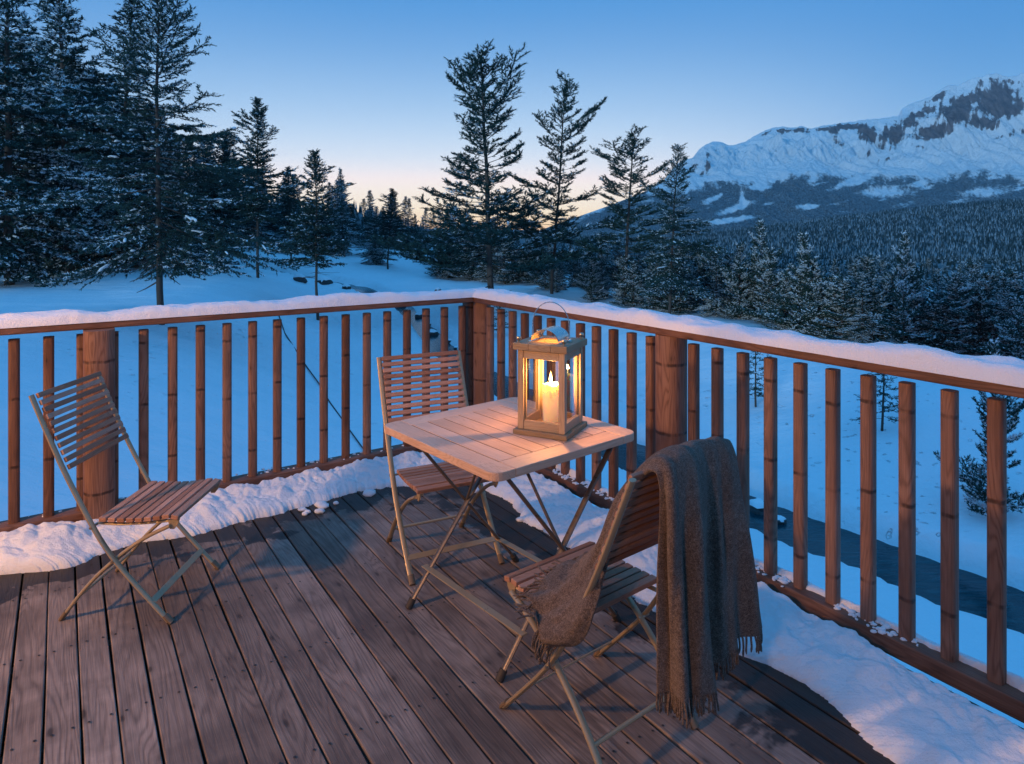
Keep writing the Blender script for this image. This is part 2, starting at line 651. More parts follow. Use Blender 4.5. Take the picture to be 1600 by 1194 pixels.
def creek_halfwidth(par):
    return np.interp(par, [0, 3, 4, 5, 6, 7, 8, 9, 11, 13], [1.0, 0.9, 0.85, 0.9, 0.7, 0.5, 0.55, 0.9, 0.8, 0.7])


SPUR = np.array([(780, 371), (1000, 376), (1090, 371), (1200, 356), (1300, 345), (1450, 329), (1600, 318), (1800, 300), (2400, 285)])


def height(x, y):
    x = np.asarray(x, float)
    y = np.asarray(y, float)
    d, wz, sd, par = creek(x, y)
    hw = creek_halfwidth(par)
    e = d - hw * (1 + 0.25 * noise3(x * 0.7, y * 0.7, 4.0))
    r = np.hypot(x, y)
    near = -1.15 - 2.5 * sstep(-13, 1.5, x + 0.05 * y) + 0.5 * sstep(28, 48, y) * sstep(-6, -22, x)
    far = -2.5 + 0.35 * sstep(30, 60, y) - 0.3 * sstep(8, 0, x) * sstep(30, 10, y)
    bank = wz + 0.34 * sstep(-0.02, 0.30, e)
    hn = bank + (np.maximum(near, wz + 0.35) - wz - 0.34) * sstep(0.2, 9.0, e)
    hf = bank + (np.maximum(far, wz + 0.4) - wz - 0.34) * sstep(0.3, 7.0, e)
    h = np.where(sd < 0, hn, hf)
    h = np.where(e < 0, wz - 0.35 * sstep(0, -0.25, e), h)
    amp = sstep(0.0, 2.5, e)
    h = h + amp * (0.18 * fbm(x * 0.16, y * 0.16, 1.0, 3) + 0.06 * fbm(x * 0.6, y * 0.6, 2.0, 3))
    # beyond the nearer woods the land falls into a valley and climbs the forested spur
    k = x / np.maximum(y, 1.0)
    pxx = 800 + F * k
    sky_y = np.interp(pxx, SPUR[:, 0], SPUR[:, 1])
    right = sstep(-0.10, 0.12, k) * (y > 0)
    yy = np.maximum(y, 1.0)
    t = sstep(420, 1500, yy)
    zs = EYE + (HZ - sky_y) * 1500 / F
    low = -34 - 4 * fbm(x * 0.004, y * 0.004, 9.0, 3)
    spur = low + (zs - low) * t ** 0.8
    spur = spur - sstep(1500, 2100, yy) * (zs + 30)
    spur = spur + 9 * fbm(x * 0.0035, y * 0.0035, 5.0, 4) * sstep(450, 800, yy) * sstep(1500, 1250, yy)
    # the long plain on the left stays a little below eye level
    plain = -2.0 - 6.0 * sstep(90, 500, r)
    farz = np.where(y > 0, plain * (1 - right) + right * spur, plain)
    f = sstep(75, 380, r)
    return h * (1 - f) + farz * f


def build_ground():
    az = np.concatenate([np.arange(-180, -62, 4.0), np.arange(-62, 62, 0.36), np.arange(62, 180.1, 4.0)])
    rs = [0.6]
    while rs[-1] < 110:
        rs.append(rs[-1] * 1.0125 + 0.012)
    while rs[-1] < 6500:
        rs.append(rs[-1] * 1.035)
    rs = np.array(rs)
    A, RR = np.meshgrid(np.radians(az), rs)
    X, Y = RR * np.sin(A), RR * np.cos(A)
    Z = height(X, Y)
    n, m = X.shape
    V = np.stack([X, Y, Z], -1).reshape(-1, 3)
    i = np.arange(n * m).reshape(n, m)
    Fc = np.stack([i[:-1, :-1], i[:-1, 1:], i[1:, 1:], i[1:, :-1]], -1).reshape(-1, 4)
    wood = np.maximum(sstep(84, 125, RR), sstep(46, 60, RR) * (X / np.maximum(Y, 1) > 0.06) * (Y > 0))
    me = np_mesh('ground', V, Fc, [M_FIELD], smooth=True, attrs={'wood': wood.ravel()})
    obj('ground', me, kind='structure')


build_ground()


def build_water():
    t = NT('stream water')
    c = t.coords('World', scale=(1, 1, 1))
    # streaks run with the current
    sk = t.n('ShaderNodeMapping')
    sk.inputs['Rotation'].default_value = (0, 0, R(52))
    sk.inputs['Scale'].default_value = (0.9, 5.0, 1)
    t.l(c, sk.inputs['Vector'])
    nz = t.noise(sk.outputs[0], 1.6, 4, 0.6, 0.8)
    t.set(color=t.mix(t.ramp(nz, [(0.5, 0.0), (0.75, 1.0)]), (0.002, 0.036, 0.048), (0.010, 0.075, 0.092)), rough=0.12, spec=0.25)
    t.bump(t.math('ADD', nz, t.math('MULTIPLY', t.noise(c, 9, 3), 0.3)), 0.18, 0.04)
    P = CREEK
    V, Fc = [], []
    pts = []
    for i in range(len(P) - 1):
        for s in np.linspace(0, 1, 9)[:-1]:
            pts.append(P[i] * (1 - s) + P[i + 1] * s)
    pts.append(P[-1])
    pts = np.array(pts)
    for i, p in enumerate(pts):
        d = pts[min(i + 1, len(pts) - 1)] - pts[max(i - 1, 0)]
        nn = np.array([-d[1], d[0]]) / math.hypot(d[0], d[1])
        w = 1.45
        for s in (-1, 0, 1):
            V.append((p[0] + nn[0] * w * s, p[1] + nn[1] * w * s, p[2] - 0.04))
    for i in range(len(pts) - 1):
        for s in (0, 1):
            a = i * 3 + s
            Fc.append((a, a + 3, a + 4, a + 1))
    obj('stream', np_mesh('stream', V, Fc, [t.m]), kind='structure')


build_water()

# ---------------------------------------------------------------- mountain
RIDGE = np.array([(600, 392), (700, 386), (780, 376), (820, 366), (850, 358), (870, 350), (905, 338), (950, 322), (1000, 303), (1035, 285), (1052, 262), (1066, 250), (1082, 247),
                  (1092, 234), (1102, 226), (1115, 221), (1128, 222), (1138, 227), (1150, 226), (1165, 221), (1185, 209), (1205, 200), (1222, 198),
                  (1236, 200), (1250, 197), (1266, 201), (1290, 196), (1320, 192), (1345, 188), (1370, 186), (1392, 183), (1404, 181), (1409, 170), (1425, 161),
                  (1440, 157), (1456, 150), (1472, 139), (1482, 133), (1497, 134), (1512, 126), (1530, 120), (1556, 114), (1574, 120), (1590, 118), (1600, 114),
                  (1640, 108), (1700, 122), (1780, 118), (1900, 140), (2100, 170), (2500, 230)])


def build_mountain():
    cols = np.concatenate([np.arange(600, 1080, 3.0), np.arange(1080, 1640, 1.4), np.arange(1640, 2500, 6.0)])
    rows = np.concatenate([np.linspace(0, 1, 260), 1 + np.linspace(0.02, 0.5, 10)])
    PX, T = np.meshgrid(cols, rows)
    K = (PX - 800) / F
    rid = np.interp(PX, RIDGE[:, 0], RIDGE[:, 1])
    rid = rid + (2.2 * fbm(PX * 0.10, PX * 0 + 3.0, 0.0, 3) + 1.6 * fbm(PX * 0.35, PX * 0 + 8.0, 0.0, 2)) * sstep(1060, 1180, PX)
    Y0, Y1 = 2300.0, 3900.0
    YY = Y0 + (Y1 - Y0) * T
    # elevation (in photo rows) on the way up: wooded foot, snow shoulder, cliffs
    foot = 392.0
    mid = np.minimum(278 + 12 * noise3(PX * 0.01, PX * 0, 2.0), rid * 0.35 + foot * 0.65)
    s1 = sstep(0, 0.5, T)
    f_up = np.clip((T - 0.5) / 0.5, 0, 1)
    prof = 0.35 * f_up + 0.65 * f_up ** 2.0
    row = np.where(T < 0.5, foot + (mid - foot) * (T / 0.5) ** 0.9, mid + (rid - mid) * prof)
    row = np.where(T > 1, rid + (T - 1) * 300, row)
    Z = EYE + (HZ - row) * YY / F
    Xw = K * YY
    damp = np.clip((1 - T) * 6, 0, 1) * sstep(0, 0.08, T)
    wx = Xw + 120 * fbm(Xw * 0.002, YY * 0.002, 11.0, 3)
    r1 = fbm(wx * 0.0050, YY * 0.0016, 1.0, 6, True)
    r2 = fbm(wx * 0.016, YY * 0.006, 6.0, 5, True)
    right = sstep(1000, 1150, PX)
    up = sstep(0.45, 0.8, T)
    Z = Z + damp * ((40 + 95 * up) * (r1 - 0.35) + (14 + 34 * up) * (r2 - 0.3)) * (0.45 + 0.55 * right) * np.clip((foot - rid) / 150, 0, 1)
    Z = np.where(T < 1, np.minimum(Z, EYE + (HZ - rid - 1.5) * YY / F), Z)
    # rows as seen, to lay out rock, snow and wood
    seen = HZ - (Z - EYE) * F / YY
    d = seen - rid
    n1 = fbm(PX * 0.035, seen * 0.05, 2.0, 5)
    n2 = fbm(PX * 0.12, seen * 0.09, 5.0, 4)
    streak = fbm(PX * 0.16 + seen * 0.02, seen * 0.035, 8.0, 3)
    w = np.full(PX.shape, -1.0)

    def lay(cx, cy, rx, ry, amp, tilt=0.0):
        dx = PX - cx
        dy = seen - cy - tilt * dx
        return amp * np.exp(-((dx / rx) ** 2 + (dy / ry) ** 2))
    for a in [(1560, 158, 52, 34, 1.9, -0.1), (1500, 172, 44, 28, 1.8, -0.35), (1440, 178, 36, 12, 1.4, -0.4), (1458, 205, 52, 15, 1.6, -0.22),
              (1395, 212, 34, 17, 1.6, -0.1), (1350, 205, 40, 9, 1.4, 0.2), (1240, 203, 40, 7, 1.3, 0.02), (1300, 205, 30, 6, 1.0, 0.1), (1106, 256, 6, 26, 1.35, 0.0), (1097, 272, 5, 12, 1.0, 0.0), (1084, 262, 9, 14, 1.1, -0.9),
              (1540, 192, 34, 14, 1.5, 0.05), (1585, 170, 20, 18, 1.3, 0), (1590, 208, 22, 10, 1.1, -0.3), (1562, 214, 22, 5, 1.1, -0.25), (1440, 230, 14, 5, 1.1, 0.2),
              (1475, 213, 14, 5, 1.0, 0.0), (1385, 250, 16, 6, 0.8, -0.4), (1380, 228, 12, 16, 1.0, 0.3), (1240, 240, 30, 4, 0.7, 0.1), (1700, 170, 70, 40, 1.6, 0),
              (1255, 201, 75, 5, 1.5, 0.0), (1195, 208, 16, 6, 1.2, -0.5), (1330, 199, 60, 8, 1.7, 0.12), (1370, 214, 44, 12, 1.6, 0.1), (1412, 196, 30, 14, 1.5, -0.3), (1310, 222, 16, 10, 1.2, 0.6),
              (1120, 240, 6, 12, 1.0, 0.3), (1062, 262, 5, 12, 1.1, -0.8), (1466, 152, 24, 7, 1.5, -0.5), (1500, 148, 14, 5, 0.9, -0.4), (1355, 236, 10, 10, 1.1, 0.5)]:
        w = np.maximum(w, lay(*a) - 0.80)
    rock = w + 0.75 * n1 + 0.60 * n2 + 0.85 * streak * sstep(1160, 1240, PX) - 0.04
    rock = np.where(d < 3.0 + 3 * n2, rock - 0.6, rock)
    tree_row = 272 + 10 * noise3(PX * 0.012, 0 * PX, 4.0) + 5 * noise3(PX * 0.06, 0 * PX, 7.0) + 20 * sstep(1250, 1060, PX)
    wood = (seen - tree_row) / 9.0 + 1.5 * n1 + 1.2 * n2
    clear = lay(1150, 325, 30, 5, 1, -0.35) + lay(1160, 312, 5, 16, 1, 0) + lay(1135, 345, 40, 4, 1.2, -0.12) + lay(1260, 323, 16, 4, 1, 0) + \
        lay(1385, 300, 40, 10, 0.8, 0) + lay(1330, 285, 30, 6, 0.8, -0.3) + lay(1540, 300, 40, 9, 0.8, -0.1) + lay(1115, 310, 14, 4, 1, -0.4) + lay(1190, 290, 8, 10, 0.8, 0.4)
    n3 = fbm(PX * 0.018 + seen * 0.03, seen * 0.07, 12.0, 4)
    wood = np.clip(wood, -2, 1.6) - 3.0 * clear * (0.8 + 0.9 * n2) - 4.5 * np.clip(n3 - 0.10, 0, 1) - 1.2 * np.clip(streak - 0.1, 0, 1) * sstep(330, 280, seen)
    n, m = PX.shape
    V = np.stack([Xw, YY, Z], -1).reshape(-1, 3)
    i = np.arange(n * m).reshape(n, m)
    Fc = np.stack([i[:-1, :-1], i[:-1, 1:], i[1:, 1:], i[1:, :-1]], -1).reshape(-1, 4)
    t = NT('mountain')
    ar = t.n('ShaderNodeAttribute', attribute_name='rock')
    aw = t.n('ShaderNodeAttribute', attribute_name='wood')
    fine = t.noise(t.coords('World', scale=(1, 0.5, 0.35)), 0.035, 6, 0.7)
    fs = t.math('SUBTRACT', fine, 0.5)
    rk = t.ramp(t.math('ADD', ar.outputs['Fac'], t.math('MULTIPLY', fs, 2.0)), [(0.0, 0.0), (0.30, 1.0)])
    wdn = t.noise(t.coords('World', scale=(1, 0.5, 0.3)), 0.075, 5, 0.75)
    wd = t.ramp(t.math('ADD', aw.outputs['Fac'], t.math('MULTIPLY', t.math('SUBTRACT', wdn, 0.5), 3.4)), [(0.0, 0.0), (1.0, 1.0)])
    strata = t.noise(t.coords('World', scale=(1, 0.4, 0.25)), 0.05, 5, 0.65)
    rcol = t.ramp(strata, [(0.3, (0.055, 0.050, 0.054)), (0.7, (0.24, 0.185, 0.175))])
    scol = t.mix(t.noise(t.coords('World'), 0.01, 4), (0.78, 0.80, 0.84), (0.88, 0.89, 0.91))
    spk = t.ramp(t.noise(t.coords('World', scale=(1, 0.4, 0.45)), 0.22, 3, 0.7), [(0.36, 0.0), (0.62, 1.0)])
    wcol = t.mix(spk, (0.022, 0.040, 0.046), (0.20, 0.24, 0.27))
    col = t.mix(rk, scol, rcol)
    col = t.mix(wd, col, wcol)
    t.set(color=col, rough=0.9, spec=0.1)
    t.bump(t.noise(t.coords('World', scale=(1, 1, 0.5)), 0.03, 7, 0.7), 1.0, 26.0)
    me = np_mesh('mountain', V, Fc, [t.m], smooth=True, attrs={'rock': rock.ravel(), 'wood': wood.ravel()})
    obj('mountain', me, kind='structure')


build_mountain()


# ---------------------------------------------------------------- distant forest on the spur
def cones(P, H, Wd, tiers=3, seg=6):
    """many ragged little conifers in one mesh"""
    n = len(P)
    V, Fc = [], []
    base = 0
    for k in range(tiers):
        z0 = 0.05 + 0.86 * k / tiers
        z1 = min(1.0, z0 + 1.4 / tiers) if k < tiers - 1 else 1.0
        rr = 1.0 - 0.88 * k / tiers
        ph = rng.uniform(0, 6.28, n)
        ring = []
        for s in range(seg):
            a = ph + 2 * math.pi * s / seg
            r = Wd * rr * rng.uniform(0.35, 1.2, n)
            ring.append(np.stack([P[:, 0] + np.cos(a) * r, P[:, 1] + np.sin(a) * r, P[:, 2] + H * (z0 + rng.uniform(-0.04, 0.04, n))], -1))
        tip = np.stack([P[:, 0] + rng.uniform(-.05, .05, n) * Wd, P[:, 1], P[:, 2] + H * z1], -1)
        allv = np.stack(ring + [tip], 1).reshape(-1, 3)
        o = base + np.arange(n)[:, None] * (seg + 1)
        for s in range(seg):
            Fc.append(np.concatenate([o + s, o + (s + 1) % seg, o + seg], 1))
        V.append(allv)
        base += n * (seg + 1)
    return np.concatenate(V), np.concatenate(Fc)


ENV = np.array([(-200, 40), (0, 60), (150, 120), (300, 215), (345, 235), (430, 285), (480, 300), (560, 305), (620, 325), (680, 352), (760, 352), (850, 385),
                (950, 398), (1050, 400), (1120, 395), (1300, 415), (1450, 418), (1600, 438), (1800, 420)])


def build_forest():
    t = NT('distant conifers')
    g = t.n('ShaderNodeNewGeometry')
    nz = t.noise(t.coords('World', scale=(1, 1, 1)), 0.55, 3, 0.7)
    big = t.noise(t.coords('World', scale=(1, 0.5, 1)), 0.006, 4, 0.6)
    f = t.math('ADD', t.math('MULTIPLY', g.outputs['Random Per Island'], 0.42), t.math('ADD', t.math('MULTIPLY', nz, 0.35), t.math('MULTIPLY', big, 0.42)))
    t.set(color=t.ramp(f, [(0.30, (0.016, 0.032, 0.034)), (0.58, (0.040, 0.066, 0.070)), (0.78, (0.30, 0.34, 0.37))]), rough=0.9, spec=0.1)
    n = 44000
    yy = 330 * (1560 / 330) ** rng.uniform(0, 1, n)
    yy = np.where(rng.uniform(0, 1, n) < 0.5, rng.uniform(330, 1560, n), yy)
    k = rng.uniform(0.02, 0.98, n)
    x = yy * k
    keep = fbm(x * 0.006, yy * 0.0035, 3.0, 4) > rng.uniform(-0.75, 0.05, n)
    x, yy = x[keep], yy[keep]
    z = height(x, yy)
    P = np.stack([x, yy, z], -1)
    H = rng.uniform(5, 9.5, len(x)) * (1 + 0.25 * sstep(900, 1500, yy))
    V, Fc = cones(P, H, H * rng.uniform(0.16, 0.24, len(x)), 2, 5)
    o = obj('distant_forest', np_mesh('distant_forest', V, Fc, [t.m]))
    tag(o, 'dark blue conifer forest covering the far valley slope below the mountain', 'forest', kind='stuff')
    # woods on the plain, past the single trees
    n = 9500
    yy = 48 * (420 / 48) ** rng.uniform(0, 1, n)
    k = rng.uniform(-0.95, 0.95, n)
    ok = (yy > 80) | (k > 0.06)
    yy, k = yy[ok], k[ok]
    n = len(k)
    x = yy * k
    z = height(x, yy) - 0.2
    P = np.stack([x, yy, z], -1)
    H = rng.uniform(4.0, 9.0, n)
    env = np.interp(800 + F * k, ENV[:, 0], ENV[:, 1])
    H = np.clip(H, 1.0, np.maximum(1.1, EYE - z + (HZ - env - rng.uniform(6, 46, n)) * yy / F))
    V, Fc = cones(P, H, H * rng.uniform(0.14, 0.22, n), 6, 8)
    o = obj('wood', np_mesh('wood', V, Fc, [t.m]))
    tag(o, 'dense dark wood of small conifers beyond the snowfield', 'wood', kind='stuff')


build_forest()


# ---------------------------------------------------------------- near trees
def shoots(P, D, L, W, m=6, wid=0.010, frost=0.2, up_only=True):
    """needle-bearing shoots: triangles round a stem; returns V, F, material index"""
    n = len(P)
    up = np.tile(np.array([0.0, 0, 1.0]), (n, 1))
    U = np.cross(D, up)
    ln = np.linalg.norm(U, axis=1)
    U[ln < 1e-3] = (1, 0, 0)
    U /= np.maximum(np.linalg.norm(U, axis=1), 1e-6)[:, None]
    Wv = np.cross(U, D)
    V, Fc, Mi = [], [], []
    base = 0
    fr = rng.uniform(0, 1, n) < frost
    for j in range(m):
        a = (j + rng.uniform(0, 0.9, n)) / m
        ph = (j * 2.399 + rng.uniform(0, 2.0, n))
        side = U * np.cos(ph)[:, None] + Wv * np.sin(ph)[:, None]
        side2 = -U * np.sin(ph)[:, None] + Wv * np.cos(ph)[:, None]
        b = P + D * (L * a)[:, None]
        tip = b + D * (W * 0.75)[:, None] + side * (W * rng.uniform(0.6, 1.0, n))[:, None]
        V.append(np.stack([b - side2 * wid, b + side2 * wid, tip], 1).reshape(-1, 3))
        Fc.append(base + np.arange(3 * n).reshape(n, 3))
        Mi.append((fr & (np.sin(ph) > 0.1)).astype(int))
        base += 3 * n
    # the stem with its closest needles
    c = P + D * (L * 0.5)[:, None]
    tip = P + D * (L + W * 0.8)[:, None]
    V.append(np.stack([P, c + U * wid * 1.1, tip], 1).reshape(-1, 3))
    Fc.append(base + np.arange(3 * n).reshape(n, 3))
    Mi.append(fr.astype(int))
    base += 3 * n
    V.append(np.stack([P, tip, c - U * wid * 1.1], 1).reshape(-1, 3))
    Fc.append(base + np.arange(3 * n).reshape(n, 3))
    Mi.append(fr.astype(int))
    return np.concatenate(V), np.concatenate(Fc), np.concatenate(Mi)


def unit(v):
    return v / max(np.linalg.norm(v), 1e-9)


def make_tree(kind, seed, H=9.0, lo=0.12, nb=110, reach=1.9, frost=0.2, trunk=0.10, snow_lumps=0, clump=0.0, m=6, wid=0.010, nl=0.045,
              dens=1.0, e_top=0.9, e_low=-0.25, gaps=0.25, bare=6, rag=0.9):
    """tree prototype at the origin; returns (trunk mesh, crown mesh, snow mesh or None)"""
    g = np.random.default_rng(seed)
    tr = MB()
    segs = 9
    tp = []
    ox = oy = 0.0
    for i in range(segs + 1):
        ox += g.normal(0, 0.02 * H / 9)
        oy += g.normal(0, 0.02 * H / 9)
        tp.append(np.array([ox if i else 0, oy if i else 0, H * 0.985 * i / segs]))
    tr.tube(tp, [trunk * (1 - i / segs) ** 0.85 + 0.008 for i in range(segs + 1)], 8)
    sp, sd, sl, sf = [], [], [], []
    lumps = []

    def trunk_at(h):
        f = np.clip(h / (H * 0.985) * segs, 0, segs - 1e-6)
        i = int(f)
        return tp[i] * (1 - (f - i)) + tp[i + 1] * (f - i)
    golden = 2.399
    lobes = g.uniform(0, 6.28, 3)
    for b in range(nb + bare):
        is_bare = b >= nb
        u = (b + g.uniform(0, 0.8)) / nb
        if is_bare:
            u = g.uniform(-0.12, 0.03)
        h = H * (lo + (1 - lo) * u)
        if h < 0.3:
            continue
        az = b * golden + g.uniform(-0.5, 0.5)
        if kind == 'spruce':
            env = (1 - u) ** 0.85 * (0.75 + 0.25 * math.sin(u * 9 + seed)) + 0.03
        elif kind == 'fir':
            env = (1 - u) ** 0.7 * (0.35 + 0.65 * g.uniform(0.2, 1)) + 0.05
        else:
            env = (max(0.0, 1 - u) ** 0.5) * (0.62 + 0.22 * math.cos(az - lobes[0] + u * 9) + 0.22 * math.sin(u * 12 + seed)) + 0.07
        ln = reach * max(env, 0.03) * g.uniform(0.65, 1.15)
        lob = float(noise3(math.cos(az) * 1.3 + seed * 1.7, math.sin(az) * 1.3, u * 5.5))
        ln *= min(1.5, max(0.28, 0.86 + rag * lob))
        if g.uniform() < 0.07:
            ln *= 1.35
        if is_bare:
            ln = reach * g.uniform(0.25, 0.6)
        elif g.uniform() < gaps * 0.5:
            ln *= 0.35
        el = e_low + (e_top - e_low) * max(0, u) ** 1.3 + g.uniform(-0.15, 0.15)
        droop = (0.35 if kind == 'spruce' else 0.12) * (1 - max(u, 0))
        p = trunk_at(h)
        pts = [p]
        k = 7
        d = np.array([math.cos(az) * math.cos(el), math.sin(az) * math.cos(el), math.sin(el)])
        for i in range(k):
            d = unit(d + np.array([g.normal(0, 0.07), g.normal(0, 0.07), -droop * 0.22 + (0.10 if i > 3 else 0) + (0.06 if kind == 'pine' else 0)]))
            pts.append(pts[-1] + d * ln / k)
        tr.tube(pts[::2] + ([pts[-1]] if k % 2 == 0 else []), [max(0.004, 0.30 * trunk * (1 - max(u, 0) * 0.7) * (1 - j / 4.2)) for j in range(len(pts[::2]))], 4, cap=False)
        if is_bare:
            continue
        pts = np.array(pts)
        lf = frost * (0.25 + g.uniform(0, 1) ** 2 * 3.6)
        # twigs off the limb
        nt = max(3, int(ln / 0.11 * dens))
        for q in range(nt):
            s = 0.16 + 0.84 * (q + g.uniform(0, 1)) / nt
            if clump and s < clump:
                continue
            if g.uniform() < gaps:
                continue
            f = s * k
            i = min(int(f), k - 1)
            o = pts[i] * (1 - (f - i)) + pts[i + 1] * (f - i)
            dd = unit(pts[i + 1] - pts[i])
            hz = unit(np.cross(dd, (0, 0, 1)))
            sgn = 1 if q % 2 else -1
            td = unit(dd * g.uniform(0.55, 1.0) + hz * sgn * g.uniform(0.5, 1.0) + np.array([0, 0, g.uniform(-0.28, 0.22) + (0.25 if kind == 'pine' else -0.05)]))
            tl = ln * g.uniform(0.24, 0.46) * (1.15 - 0.80 * s) + 0.11
            ns = max(2, int(tl / 0.062 * dens))
            for w in range(ns):
                a = (w + 0.5) / ns
                oo = o + td * tl * a
                tt = unit(td + np.array([g.normal(0, 0.35), g.normal(0, 0.35), g.normal(0, 0.22)]) + np.cross(td, (0, 0, 1)) * (0.75 if w % 2 else -0.75) * (a < 0.9))
                sp.append(oo)
                sd.append(tt)
                sl.append(g.uniform(0.07, 0.14) * (1.1 if a > 0.9 else 1))
                sf.append(lf)
            if snow_lumps and g.uniform() < snow_lumps:
                lumps.append((o + td * tl * 0.55 + np.array([0, 0, 0.02]), td, tl * g.uniform(0.35, 0.7)))
        # leader of the limb
        for s in np.linspace(0.3, 1, max(3, int(ln / 0.09))):
            i = min(int(s * k), k - 1)
            sp.append(pts[i] * (1 - (s * k - i)) + pts[i + 1] * (s * k - i))
            sd.append(unit(pts[min(i + 1, k)] - pts[i] + g.normal(0, 0.02, 3)))
            sl.append(g.uniform(0.08, 0.13))
            sf.append(lf)
    # leader
    for s in np.linspace(0.86, 1.0, 16):
        for _ in range(3):
            sp.append(trunk_at(H * 0.985 * s))
            sd.append(unit(np.array([g.normal(0, 0.45), g.normal(0, 0.45), 0.8])))
            sl.append(0.10)
            sf.append(frost * 0.5)
    sp, sd, sl = np.array(sp), np.array(sd), np.array(sl)
    V, Fc, Mi = shoots(sp, sd, sl, np.full(len(sp), nl) * g.uniform(0.8, 1.2, len(sp)), m, wid, np.array(sf))
    nm = {'spruce': 'spruce', 'fir': 'fir', 'pine': 'pine'}[kind]
    crown = np_mesh(nm + '_crown', V, Fc, [M_NEEDLEP if kind == 'pine' else M_NEEDLE, M_SNOWB], midx=Mi)
    trunkm = tr.mesh(nm + '_trunk', M_BARK, smooth='all')
    snow = None
    if lumps:
        sb = MB()
        for c, d, l in lumps:
            hz = unit(np.cross(d, (0, 0, 1)))
            up = np.cross(hz, d)
            w = g.uniform(0.022, 0.052)
            ring = []
            vs = [c - d * l * 0.5]
            for a in (-0.2, 0.25):
                for q in range(5):
                    t = 2 * math.pi * q / 5
                    vs.append(c + d * l * a + hz * math.cos(t) * w + up * (math.sin(t) * w * 0.7 + 0.01))
            vs.append(c + d * l * 0.5)
            fs = [(0, 1 + (q + 1) % 5, 1 + q) for q in range(5)]
            fs += [(1 + q, 1 + (q + 1) % 5, 6 + (q + 1) % 5, 6 + q) for q in range(5)]
            fs += [(11, 6 + q, 6 + (q + 1) % 5) for q in range(5)]
            sb.add(vs, fs)
        snow = sb.mesh(nm + '_snow', M_SNOWB, smooth='all')
    return trunkm, crown, snow


PROTO = {
    'spruce_a': make_tree('spruce', 11, 9, 0.05, 200, 2.5, 0.24, 0.10, snow_lumps=0.12, gaps=0.08, dens=1.1, wid=0.018, nl=0.075),
    'spruce_b': make_tree('spruce', 12, 9, 0.18, 150, 1.75, 0.22, 0.07, snow_lumps=0.07, gaps=0.08, dens=1.15, wid=0.018, nl=0.075),
    'spruce_c': make_tree('spruce', 13, 9, 0.06, 130, 2.0, 0.32, 0.085, snow_lumps=0.26, gaps=0.08, dens=1.15, wid=0.019, nl=0.078),
    'fir_a': make_tree('fir', 21, 9, 0.21, 150, 2.9, 0.12, 0.085, snow_lumps=0.08, gaps=0.22, dens=1.15, e_top=1.0, e_low=-0.35, bare=12, wid=0.014, nl=0.06),
    'fir_b': make_tree('fir', 22, 9, 0.34, 135, 2.0, 0.07, 0.06, snow_lumps=0.02, gaps=0.12, dens=1.2, e_top=1.05, e_low=-0.1, bare=10, wid=0.018, nl=0.075),
    'pine_a': make_tree('pine', 31, 9, 0.14, 125, 2.7, 0.06, 0.085, rag=1.2, clump=0.38, gaps=0.12, dens=1.1, m=7, nl=0.085, wid=0.015, e_top=0.8, e_low=-0.15),
    'pine_b': make_tree('pine', 32, 9, 0.24, 100, 2.3, 0.05, 0.06, rag=1.2, clump=0.36, gaps=0.15, dens=1.1, m=7, nl=0.085, wid=0.015, e_top=0.8, e_low=-0.1),
    'pine_c': make_tree('pine', 33, 6, 0.06, 100, 1.9, 0.30, 0.06, clump=0.15, snow_lumps=0.34, gaps=0.10, dens=1.1, m=7, nl=0.085, wid=0.018, e_top=0.95, e_low=-0.05),
    'pine_d': make_tree('pine', 34, 6, 0.04, 105, 2.0, 0.26, 0.06, clump=0.12, snow_lumps=0.30, gaps=0.12, dens=1.1, m=7, nl=0.085, wid=0.018, e_top=0.8, e_low=-0.15, rag=1.2),
    'sapling': make_tree('fir', 41, 3, 0.18, 34, 0.8, 0.08, 0.03, snow_lumps=0.04, gaps=0.15, dens=1.2, m=7, nl=0.055, wid=0.010, e_top=1.0, e_low=0.0, bare=2),
}
PH = {k: (6.0 if k in ('pine_c', 'pine_d') else 3.0 if k == 'sapling' else 9.0) for k in PROTO}
NAMES = {'spruce_a': 'spruce_tree', 'spruce_b': 'spruce_tree', 'spruce_c': 'spruce_tree', 'fir_a': 'fir_tree', 'fir_b': 'fir_tree', 'pine_a': 'pine_tree',
         'pine_b': 'pine_tree', 'pine_c': 'pine_tree', 'pine_d': 'pine_tree', 'sapling': 'young_pine'}


def place_tree(kind, x, Y, top, label, rz=0.0, wide=1.0, group=None, cat='tree', sink=0.1):
    """x: column of the trunk in the photograph, Y: distance, top: row of the tip"""
    X = (x - 800) / F * Y
    z0 = float(height(np.array([X]), np.array([Y]))[0]) - sink
    hgt = EYE - (top - HZ) * Y / F - z0
    s = hgt / PH[kind]
    root = thing(NAMES[kind], label, cat, (X, Y, z0), rz, group)
    tk, cr, sn = PROTO[kind]
    sw = s * wide
    a = obj('trunk', tk, root)
    b = obj('crown', cr, root)
    cs = [a, b]
    if sn:
        cs.append(obj('branch_snow', sn, root, kind='stuff'))
    for c in cs:
        c.scale = (sw, sw, s)
    lean = 0.05 if Y > 24 else 0.02
    root.rotation_euler = (lean * math.sin(x * 1.7), lean * math.cos(x * 2.3 + top), rz)
    return root


